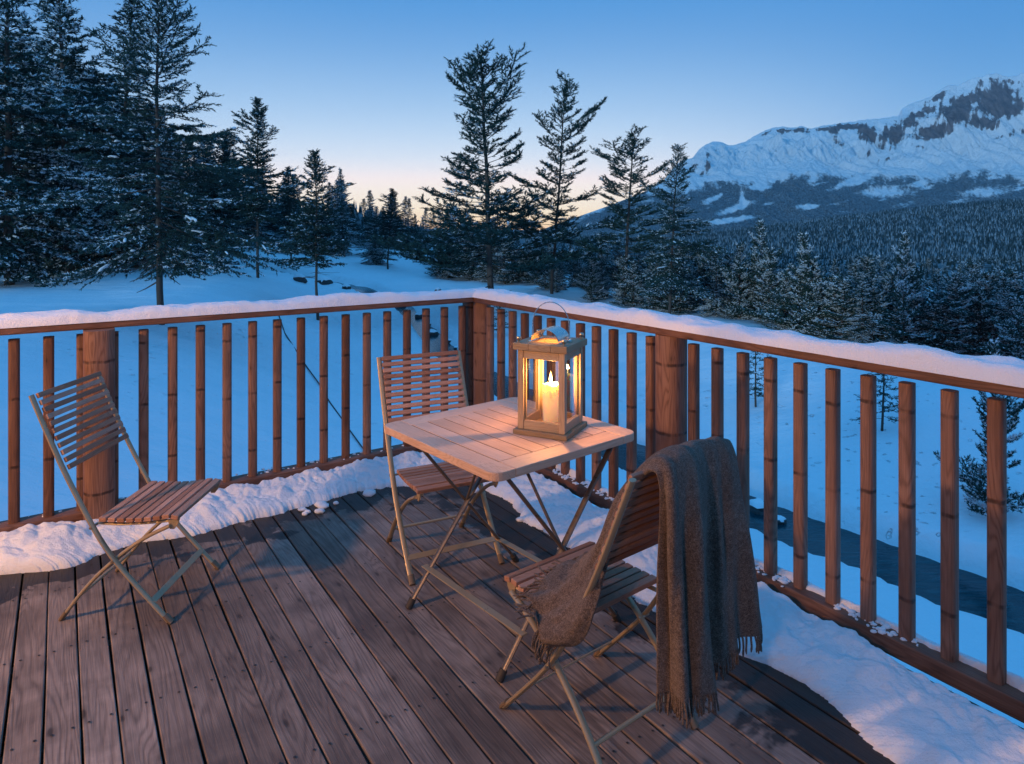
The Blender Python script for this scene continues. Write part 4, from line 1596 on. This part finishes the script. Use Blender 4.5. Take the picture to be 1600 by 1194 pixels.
def make_chair(label, loc, rz):
    t = thing('folding_chair', label, 'chair', loc, rz, 'folding slatted chairs on the deck')
    for k in ('upright_a', 'upright_b'):
        obj('upright', CP[k], t)
    for k in ('leg_a', 'leg_b'):
        obj('leg', CP[k], t)
    for k in ('rail_a', 'rail_b'):
        obj('seat_rail', CP[k], t)
    for k in ('brk_a', 'brk_b'):
        obj('bracket', CP[k], t)
    for k in ('cap_a', 'cap_b', 'capr_a', 'capr_b'):
        obj('foot_cap', CP[k], t)
    for k in ('bolt_a', 'bolt_b'):
        obj('bolt', CP[k], t)
    obj('stretcher', CP['stretcher_f'], t)
    obj('stretcher', CP['stretcher_r'], t)
    for (x, z, th) in CP['backs']:
        obj('back_slat', CP['bslat'], t, (x, 0, z), (0, th, 0))
    for (x, z, th) in CP['seats']:
        obj('seat_slat', CP['sslat'], t, (x, 0, z), (0, th, 0))
    return t


make_chair('empty slatted folding chair standing apart by the snow bank, facing the table', (-1.508, 2.80, 0.002), 0.0)
make_chair('slatted folding chair tucked behind the table with its orange lit back to the railing', (-0.3255, 3.151, 0.002), math.atan2(-0.9, 0.44))
make_chair('slatted folding chair in the foreground seen from behind with the brown blanket over it', (0.269, 2.10, 0.002), math.atan2(0.782, -0.622))


# ---------------------------------------------------------------- table
def build_table():
    N = np.array([-0.055, 2.156])
    e1 = np.array([0.766, 0.643])
    ang = math.atan2(e1[1], e1[0])
    S, T = 0.705, 0.725
    z0, z1 = 0.690, 0.72
    t = thing('folding_table', 'square folding wooden table carrying the lantern, on crossed dark metal legs', 'table', (N[0], N[1], 0), ang)

    def board(poly, name, mat, bev=0.003):
        cx = sum(p[0] for p in poly) / len(poly)
        cy = sum(p[1] for p in poly) / len(poly)
        m = MB()
        m.prism([(p[0] - cx, p[1] - cy) for p in poly], 0, z1 - z0)
        obj(name, m.mesh(name, mat, bevel=bev), t, (cx, cy, z0))

    def corner(cx, cy, r, a0):
        return [(cx + r * math.cos(R(a0 + 90 * i / 6)), cy + r * math.sin(R(a0 + 90 * i / 6))) for i in range(7)]
    r = 0.045
    w = 0.087
    board(corner(r, T - r, r, 90) + corner(r, r, r, 180) + [(w, 0), (w, T)], 'side_board', M_TEAK)
    board([(S - w, 0)] + corner(S - r, r, r, 270) + corner(S - r, T - r, r, 0) + [(S - w, T)], 'side_board', M_TEAK)
    board([(w + 0.0012, 0), (S - w - 0.0012, 0), (S - w - 0.0012, w), (w + 0.0012, w)], 'end_board', M_TEAKX)
    board([(w + 0.0012, T - w), (S - w - 0.0012, T - w), (S - w - 0.0012, T), (w + 0.0012, T)], 'end_board', M_TEAKX)
    n = 7
    pitch = (S - 2 * w) / n
    for i in range(n):
        a = w + pitch * i + 0.0026
        b = w + pitch * (i + 1) - 0.0026
        if i == 0:
            a += 0.002
        if i == n - 1:
            b -= 0.002
        board([(a, w + 0.001), (b, w + 0.001), (b, T - w - 0.001), (a, T - w - 0.001)], 'slat', M_TEAK, 0.0009)
    for i in range(n + 1):  # dark strips added in the slat gaps, standing in for their shade
        a = w + pitch * i
        m = MB()
        m.box((a - 0.0024 + (0.002 if i == 0 else 0), w + 0.0015, z0 + 0.004), (a + 0.0024 - (0.002 if i == n else 0), T - w - 0.0015, z1 - 0.0014))
        obj('gap_shade_strip', m.mesh('gap_shade_strip', M_GAP_SHADE), t)
    for ty in (0.11, 0.36, 0.61):
        m = MB()
        m.box((0.05, ty - 0.018, z0 - 0.016), (S - 0.05, ty + 0.018, z0 - 0.0005))
        obj('batten', m.mesh('batten', M_TEAKX, bevel=0.002), t)
    for ty, sg in ((0.055, 1), (0.655, -1)):
        for k, (sa, sb, off) in enumerate(((0.085, 0.645, 0.0), (0.645, 0.077, 0.016))):
            m = MB()
            m.tube([(sa, ty + sg * off, z0 - 0.004), (sb, ty + sg * off, 0.008)], 0, 10, flat=(0.0065, 0.0125), up=(0, 1, 0))
            lg = obj('leg', m.mesh('leg', M_DMETAL, smooth='auto'), t)
            m = MB()
            dx = (sb - sa) / 0.68
            m.tube([(sb - dx * 0.022, ty + sg * off, 0.030), (sb + dx * 0.003, ty + sg * off, 0.0)], 0.0145, 10)
            obj('foot_cap', m.mesh('foot_cap', M_RUBBER, smooth='auto'), lg)
        m = MB()
        m.tube([(0.365, ty - 0.014, 0.345), (0.365, ty + 0.03 * sg + 0.005, 0.345)], 0.006, 8)
        obj('bolt', m.mesh('bolt', M_BOLT, smooth='auto'), t)
        m = MB()
        m.tube([(0.362, ty + sg * 0.012, 0.352), (0.315, ty + sg * 0.22, z0 - 0.006)], 0.006, 8)
        obj('brace', m.mesh('brace', M_DMETAL, smooth='auto'), t)
    for s in (0.165, 0.545):
        m = MB()
        m.box((s - 0.014, 0.045, 0.127), (s + 0.014, 0.665, 0.132))
        obj('stretcher', m.mesh('stretcher', M_METAL, bevel=0.001), t)


build_table()


# ---------------------------------------------------------------- lantern with candle
def build_lantern():
    zt = 0.7205
    L = thing('candle_lantern', 'wooden lantern with glass panes, steel arch vent and wire handle, glowing on the table', 'lantern', (0.1494, 2.6345, zt), R(63.9))
    W = 0.110

    def part(name, m, mat, parent=L, **k):
        return obj(name, m.mesh(name, mat, **k), parent)
    m = MB()
    m.box((-W, -W, 0.0), (W, W, 0.019))
    part('base', m, M_LANTX, bevel=0.003)
    b = 0.096
    pw = 0.024
    for sx in (-1, 1):
        for sy in (-1, 1):
            m = MB()
            x0, y0 = sx * b, sy * b
            x1, y1 = sx * (b - pw), sy * (b - pw)
            m.box((min(x0, x1), min(y0, y1), 0.0192), (max(x0, x1), max(y0, y1), 0.318))
            part('corner_post', m, M_LANT, bevel=0.002)
    gl = NT('lantern glass')
    for nd in [gl.b]:
        gl.t.nodes.remove(nd)
    trn = gl.n('ShaderNodeBsdfTransparent')
    trn.inputs[0].default_value = (0.95, 0.96, 0.95, 1)
    gls = gl.n('ShaderNodeBsdfGlossy')
    gls.inputs['Roughness'].default_value = 0.02
    lw = gl.n('ShaderNodeLayerWeight')
    lw.inputs[0].default_value = 0.5
    fr_ = gl.n('ShaderNodeMath', operation='MULTIPLY_ADD')
    gl.l(gl.math('POWER', lw.outputs['Facing'], 4.0), fr_.inputs[0])
    fr_.inputs[1].default_value = 0.8
    fr_.inputs[2].default_value = 0.06
    mx = gl.n('ShaderNodeMixShader')
    gl.l(fr_.outputs[0], mx.inputs[0])
    gl.l(trn.outputs[0], mx.inputs[1])
    gl.l(gls.outputs[0], mx.inputs[2])
    gl.l(mx.outputs[0], gl.o.inputs[0])
    for q in range(4):
        Mq = Matrix.Rotation(q * math.pi / 2, 4, 'Z')
        for (za, zb) in ((0.0192, 0.052), (0.286, 0.318)):
            m = MB()
            m.box((b - 0.020, -b + pw + 0.0006, za), (b - 0.0025, b - pw - 0.0006, zb), Mq)
            part('cross_rail', m, M_LANTX, bevel=0.0015)
        m = MB()
        m.box((b - 0.0125, -b + pw + 0.001, 0.0525), (b - 0.0100, b - pw - 0.001, 0.2855), Mq)
        part('glass_pane', m, gl.m)
        for sy in (-1, 1):
            m = MB()
            y0, y1 = sorted((sy * (b - pw - 0.0008), sy * (b - pw - 0.006)))
            m.box((b - 0.0205, y0, 0.0525), (b - 0.0130, y1, 0.2855), Mq)
            part('glazing_bead', m, M_LANT, bevel=0.0008)
    # lid with a square opening under the vent
    m = MB()
    o_ = 0.045
    for (a, c) in (((-W, -W), (W, -o_)), ((-W, o_), (W, W)), ((-W, -o_), (-o_, o_)), ((o_, -o_), (W, o_))):
        m.box((a[0], a[1], 0.3185), (c[0], c[1], 0.3445))
    part('lid', m, M_LANTX, bevel=0.0025)
    # steel arch vent
    m = MB()
    n = 14
    vs = []
    for i in range(n + 1):
        a = math.pi * i / n
        for rr in (0.056, 0.0545):
            for x in (-0.062, 0.052):
                vs.append((x, rr * math.cos(a), 0.3447 + 0.006 + 0.78 * rr * math.sin(a)))
    fs = []
    for i in range(n):
        a = i * 4
        for (p, q) in ((0, 1), (1, 3), (3, 2), (2, 0)):
            fs.append((a + p, a + q, a + 4 + q, a + 4 + p))
    m.add(vs, fs)
    for sy in (-1, 1):
        m.box((-0.062, min(sy * 0.0545, sy * 0.070), 0.3447), (0.052, max(sy * 0.0545, sy * 0.070), 0.3465))
    part('vent', m, M_STEEL, smooth='auto')
    # wire handle with two posts
    m = MB()
    hp = [(0.0, 0.076 * math.cos(a), 0.405 + 0.088 * math.sin(a)) for a in np.linspace(0, math.pi, 22)]
    hp = [(0, 0.078, 0.352)] + hp + [(0, -0.078, 0.352)]
    m.tube(hp, 0.0019, 8)
    part('handle', m, M_STEEL, smooth='auto')
    for sy in (-1, 1):
        m = MB()
        m.lathe([(0.0, 0.0), (0.0075, 0.0), (0.0075, 0.004), (0.0045, 0.007), (0.0045, 0.014), (0.003, 0.017), (0, 0.017)], (0, sy * 0.078, 0.3447), 12)
        part('handle_socket', m, M_STEEL, smooth='auto')
    for sx in (-1, 1):
        for sy in (-1, 1):
            m = MB()
            m.lathe([(0.0, 0), (0.008, 0), (0.008, 0.004), (0.0055, 0.006), (0.0095, 0.012), (0.0105, 0.017), (0.0085, 0.022), (0.0, 0.024)], (sx * 0.092, sy * 0.092, 0.3447), 14)
            part('corner_knob', m, M_BOLT, smooth='auto')
    # candle: a thing of its own standing inside
    Cn = thing('candle', 'thick cream pillar candle with a burning flame inside the lantern', 'candle', (0.1494, 2.6345, zt + 0.0195), 0.3)
    wax = NT('candle wax')
    wax.set(color=(0.92, 0.80, 0.60), rough=0.45, sss=1.0, sssr=(1.0, 0.55, 0.25), ssss=0.03)
    m = MB()
    r = 0.031
    H = 0.158
    m.lathe([(0.0, 0.0), (r, 0.0), (r, H - 0.003), (r - 0.002, H), (r - 0.005, H - 0.001), (r - 0.009, H - 0.008), (0.010, H - 0.013), (0, H - 0.013)], seg=40)
    me_w = m.mesh('wax', wax.m, smooth='auto')
    for v in me_w.vertices:
        if v.co.z > H - 0.02 and math.hypot(v.co.x, v.co.y) > 0.015:
            a = math.atan2(v.co.y, v.co.x)
            v.co.z += 0.0035 * math.sin(a * 2 + 0.6) + 0.0015 * math.sin(a * 5)
    obj('wax', me_w, Cn)
    m = MB()
    for (a, l) in ((-1.9, 0.045), (-1.1, 0.022), (2.4, 0.03)):
        x, y = (r + 0.0003) * math.cos(a), (r + 0.0003) * math.sin(a)
        m.tube([(x, y, H - 0.003), (x, y, H - l * 0.6), (x * 1.01, y * 1.01, H - l), (x, y, H - l - 0.004)], [0.0018, 0.0022, 0.003, 0.001], 8)
    obj('wax_drip', m.mesh('wax_drip', wax.m, smooth='all'), Cn)
    m = MB()
    m.tube([(0, 0, H - 0.013), (0.0005, 0, H - 0.002), (0.002, 0, H + 0.010)], 0.0011, 6)
    obj('wick', m.mesh('wick', M_RUBBER), Cn)
    fl = NT('flame')
    tcf = fl.n('ShaderNodeTexCoord')
    sz = fl.n('ShaderNodeSeparateXYZ')
    fl.l(tcf.outputs['Object'], sz.inputs[0])
    colr = fl.ramp(fl.math('DIVIDE', fl.math('SUBTRACT', sz.outputs[2], H - 0.002), 0.042), [(0.0, (1.0, 0.42, 0.10)), (0.35, (1.0, 0.78, 0.38)), (0.8, (1.0, 0.72, 0.30)), (1.0, (1.0, 0.5, 0.14))])
    em = fl.n('ShaderNodeEmission')
    fl.l(colr, em.inputs[0])
    em.inputs[1].default_value = 6.0
    tf = fl.n('ShaderNodeBsdfTransparent')
    ash = fl.n('ShaderNodeAddShader')
    fl.l(em.outputs[0], ash.inputs[0])
    fl.l(tf.outputs[0], ash.inputs[1])
    fl.l(ash.outputs[0], fl.o.inputs[0])
    fl.t.nodes.remove(fl.b)
    m = MB()
    m.lathe([(0.0, H + 0.004), (0.0045, H + 0.008), (0.0068, H + 0.015), (0.0066, H + 0.021), (0.0046, H + 0.031), (0.0022, H + 0.041), (0.0, H + 0.050)], seg=16)
    flo = obj('flame', m.mesh('flame', fl.m, smooth='all'), Cn)
    ld = bpy.data.lights.new('candle_light', 'POINT')
    ld.energy = 9.0
    ld.color = (1.0, 0.44, 0.13)
    ld.shadow_soft_size = 0.010
    lo = bpy.data.objects.new('candle_light', ld)
    COL.objects.link(lo)
    lo.parent = Cn
    lo.location = (0.0, 0, H + 0.034)


build_lantern()


# ---------------------------------------------------------------- the blanket
def build_blanket():
    t = NT('brown wool')
    c = t.coords('Object')
    fz = t.noise(c, 300, 4, 0.75)
    md = t.noise(c, 90, 4, 0.6)
    lg = t.noise(c, 9, 3, 0.5)
    f = t.math('ADD', t.math('MULTIPLY', fz, 0.72), t.math('ADD', t.math('MULTIPLY', md, 0.24), t.math('MULTIPLY', lg, 0.12)))
    t.set(color=t.ramp(f, [(0.40, (0.038, 0.026, 0.020)), (0.54, (0.135, 0.094, 0.073)), (0.70, (0.32, 0.245, 0.20))]), rough=0.95, spec=0.05, sheen=0.15)
    t.b.inputs['Sheen Roughness'].default_value = 0.5
    t.bump(t.math('ADD', fz, md), 1.0, 0.006)
    # strands across the cloth; each runs from the front hem over the chair back to the rear hem: (column, row, distance)
    u = [0.0, 0.17, 0.34, 0.52, 0.60, 0.78, 1.0]
    S = [
        [(866, 1014, 1.890), (904, 1007, 1.835), (928, 956, 1.810), (946, 884, 1.845), (974, 806, 1.815), (1004, 744, 1.765), (1026, 742, 1.712), (1031, 800, 1.715), (1032, 900, 1.725), (1034, 1000, 1.73), (1035, 1080, 1.73)],
        [(842, 985, 1.915), (878, 968, 1.875), (912, 925, 1.860), (938, 872, 1.885), (968, 790, 1.845), (1012, 724, 1.795), (1044, 728, 1.722), (1050, 800, 1.690), (1050, 900, 1.695), (1051, 1000, 1.70), (1053, 1086, 1.70)],
        [(834, 942, 1.970), (872, 928, 1.950), (908, 898, 1.935), (936, 852, 1.915), (968, 774, 1.880), (1028, 710, 1.830), (1066, 716, 1.760), (1074, 800, 1.715), (1076, 900, 1.710), (1078, 1000, 1.70), (1080, 1088, 1.70)],
        [(852, 902, 2.040), (886, 900, 2.010), (914, 880, 1.990), (942, 838, 1.960), (978, 764, 1.925), (1052, 702, 1.870), (1090, 710, 1.815), (1099, 800, 1.765), (1102, 900, 1.750), (1104, 1000, 1.74), (1108, 1078, 1.74)],
        [(880, 884, 2.085), (902, 884, 2.060), (926, 866, 2.035), (954, 826, 2.005), (994, 758, 1.965), (1066, 698, 1.895), (1096, 706, 1.865), (1104, 800, 1.860), (1108, 900, 1.865), (1110, 980, 1.86), (1112, 1048, 1.86)],
        [(905, 874, 2.130), (922, 872, 2.110), (942, 856, 2.085), (968, 814, 2.055), (1012, 750, 2.015), (1094, 692, 1.945), (1124, 702, 1.905), (1136, 800, 1.890), (1140, 880, 1.895), (1143, 950, 1.90), (1146, 1014, 1.90)],
        [(926, 868, 2.170), (938, 864, 2.155), (956, 846, 2.130), (986, 804, 2.100), (1034, 744, 2.070), (1122, 690, 2.010), (1148, 704, 1.965), (1163, 790, 1.965), (1172, 860, 1.975), (1180, 920, 1.985), (1187, 980, 2.00)],
    ]
    G = np.array([[px(*q) for q in row] for row in S])          # strand x station x 3

    def catmull(A, xs, n):
        """interpolate along axis 0"""
        xs = np.array(xs, float)
        q = np.linspace(xs[0], xs[-1], n)
        out = []
        m = np.zeros_like(A)
        for i in range(len(A)):
            a, b = max(i - 1, 0), min(i + 1, len(A) - 1)
            m[i] = (A[b] - A[a]) / (xs[b] - xs[a])
        for v in q:
            i = min(np.searchsorted(xs, v, 'right') - 1, len(xs) - 2)
            h = xs[i + 1] - xs[i]
            s = (v - xs[i]) / h
            out.append((2 * s ** 3 - 3 * s ** 2 + 1) * A[i] + (s ** 3 - 2 * s ** 2 + s) * h * m[i] + (-2 * s ** 3 + 3 * s ** 2) * A[i + 1] + (s ** 3 - s ** 2) * h * m[i + 1])
        return np.array(out)
    nu, nv = 96, 180
    A = catmull(G, u, nu)
    st = [0, 1, 2, 3, 4, 5, 6, 7, 8, 9, 10]
    A = np.transpose(A, (1, 0, 2))
    A = catmull(A, st, nv)                # v x u x 3
    # folds running with the fall of the cloth
    du = np.gradient(A, axis=1)
    dv = np.gradient(A, axis=0)
    Nn = np.cross(du, dv)
    Nn /= np.linalg.norm(Nn, axis=2)[..., None] + 1e-9
    uu = np.linspace(0, 1, nu)[None, :]
    vv = np.linspace(0, 1, nv)[:, None]
    amp = 0.005 + 0.021 * sstep(0.58, 0.80, vv) + 0.010 * sstep(0.35, 0.05, vv)
    fold = np.sin(uu * 26 + 2.2 * np.sin(vv * 3 + 1)) * 0.55 + np.sin(uu * 47 + vv * 4 + 1.0) * 0.25 + 0.5 * fbm(uu * 5 + 0 * vv, vv * 3 + 0 * uu, 2.0, 3)
    A = A + Nn * (amp * fold)[..., None]
    cr_ = 0.010 * sstep(0.42, 0.1, vv) * fbm(uu * 9, vv * 14, 5.0, 3)
    A = A + Nn * cr_[..., None]
    i = np.arange(nu * nv).reshape(nv, nu)
    Fc = np.stack([i[:-1, :-1], i[:-1, 1:], i[1:, 1:], i[1:, :-1]], -1).reshape(-1, 4)
    me = np_mesh('blanket', A.reshape(-1, 3), Fc, [t.m], smooth=True)
    root = thing('blanket', 'brown wool blanket with fringed ends draped over the foreground chair back', 'blanket', (0, 0, 0))
    cl = obj('cloth', me, root)
    so = cl.modifiers.new('thick', 'SOLIDIFY')
    so.thickness = 0.009
    so.offset = 0
    sb = cl.modifiers.new('smooth', 'SUBSURF')
    sb.levels = 1
    sb.render_levels = 1
    # fringe: twisted tassels at both hems
    g = np.random.default_rng(15)
    for end, name in ((0, 'front'), (nv - 1, 'rear')):
        m = MB()
        cnt = 72
        for q in range(cnt):
            uf = (q + 0.5) / cnt * (nu - 1)
            a = int(uf)
            p = A[end, a] * (1 - (uf - a)) + A[end, min(a + 1, nu - 1)] * (uf - a)
            inn = A[end + (3 if end == 0 else -3), a]
            d = unit(p - inn)
            ln = g.uniform(0.050, 0.068) if end else g.uniform(0.050, 0.085)
            pts = [p - d * 0.006]
            dd = d.copy()
            for k in range(6):
                if end:
                    dd = unit(dd + np.array([g.normal(0, 0.10), g.normal(0, 0.10), -0.5]))
                else:
                    on_seat = p[2] > 0.375
                    dd = unit(dd + np.array([g.normal(0, 0.22), g.normal(0, 0.22), g.normal(-0.03, 0.06) if on_seat else -0.45]))
                nxt = pts[-1] + dd * ln / 6
                if not end and p[2] > 0.375 and nxt[2] < 0.406:
                    nxt[2] = 0.406
                pts.append(nxt)
            m.tube(pts, [0.0032, 0.0030, 0.0029, 0.0028, 0.0027, 0.0031, 0.0018], 6)
        fo = obj('fringe', m.mesh('fringe', t.m, smooth='all'), root)
    return root


build_blanket()


# ---------------------------------------------------------------- assumed cabin wall out of view, with an assumed and an added lamp
LAMP = np.array([-3.55, 0.72, 2.25])  # assumed lamp position, worked out from the fall of the shadows


def build_cabin():
    wd = UR
    base = LAMP[:2] + np.array([-0.8282, -0.5604]) * 0.16
    ang = ANG_R
    w = thing('cabin_wall', 'assumed brown plank wall of the cabin that the deck belongs to', 'wall', (base[0], base[1], 0), ang)
    m = MB()
    m.box((-1.4, -0.12, -1.0), (9.0, 0.0, 3.2))  # unseen wall, lengthened to keep the fill sun off the deck
    obj('cladding', m.mesh('cladding', M_JOIST), w)
    e = NT('added lamp bulb')  # glow for the bulbs of the assumed and the added lamp
    e.b.inputs['Emission Color'].default_value = (1.0, 0.55, 0.22, 1)
    e.b.inputs['Emission Strength'].default_value = 6.0
    for (off, pw, lab) in ((0.0, 1.0, 'assumed small warm porch lamp, out of view, mounted on the cabin wall nearest the left chair'),  # unseen lamp, assumed from the warm light and its shadows
                           (3.3, 0.35, 'second dimmer porch lamp, added as unseen fill light on the cabin wall behind the viewer')):  # added fill lamp, softens the shadows and lights the right-hand snow
        lp = LAMP[:2] + UR * off
        lamp = thing('added_porch_lamp', lab, 'lamp', (lp[0], lp[1], LAMP[2]), ang, 'assumed and added porch lamps on the cabin wall')
        m = MB()
        m.box((-0.05, -0.16, -0.09), (0.05, -0.13, 0.05))
        m.box((-0.012, -0.135, 0.035), (0.012, 0.0, 0.05))
        m.lathe([(0.0, 0.062), (0.03, 0.058), (0.07, 0.035), (0.072, 0.030), (0.0, 0.031)], seg=20)
        obj('bracket', m.mesh('bracket', M_DMETAL, smooth='auto'), lamp)
        m = MB()
        m.lathe([(0.0, 0.028), (0.015, 0.02), (0.028, -0.005), (0.022, -0.03), (0.0, -0.036)], seg=16)
        obj('bulb', m.mesh('bulb', e.m, smooth='all'), lamp)
        ld = bpy.data.lights.new('added_porch_light', 'POINT')  # warm point light of the assumed lamp and of the added fill lamp
        ld.energy = LAMP_W * pw
        ld.color = (1.0, 0.50, 0.22)
        ld.shadow_soft_size = 0.10
        lo = bpy.data.objects.new('added_porch_light', ld)
        COL.objects.link(lo)
        lo.parent = lamp
        lo.location = (0, 0, -0.15)


LAMP_W = 450
build_cabin()


def build_haze():
    m = MB()
    m.box((-6700, -6700, -75), (6700, 6700, 1150))
    mt = bpy.data.materials.new('haze')
    mt.use_nodes = True
    nt = mt.node_tree
    nt.nodes.remove(nt.nodes['Principled BSDF'])
    v = nt.nodes.new('ShaderNodeVolumePrincipled')
    v.inputs['Color'].default_value = (0.80, 0.88, 1.0, 1)
    v.inputs['Density'].default_value = HAZE
    v.inputs['Anisotropy'].default_value = 0.2
    nt.links.new(v.outputs[0], nt.nodes['Material Output'].inputs['Volume'])
    tag(obj('haze', m.mesh('haze', mt)), 'thin blue evening haze between the deck and the mountain', 'haze', kind='stuff')


HAZE = 0.00004
build_haze()
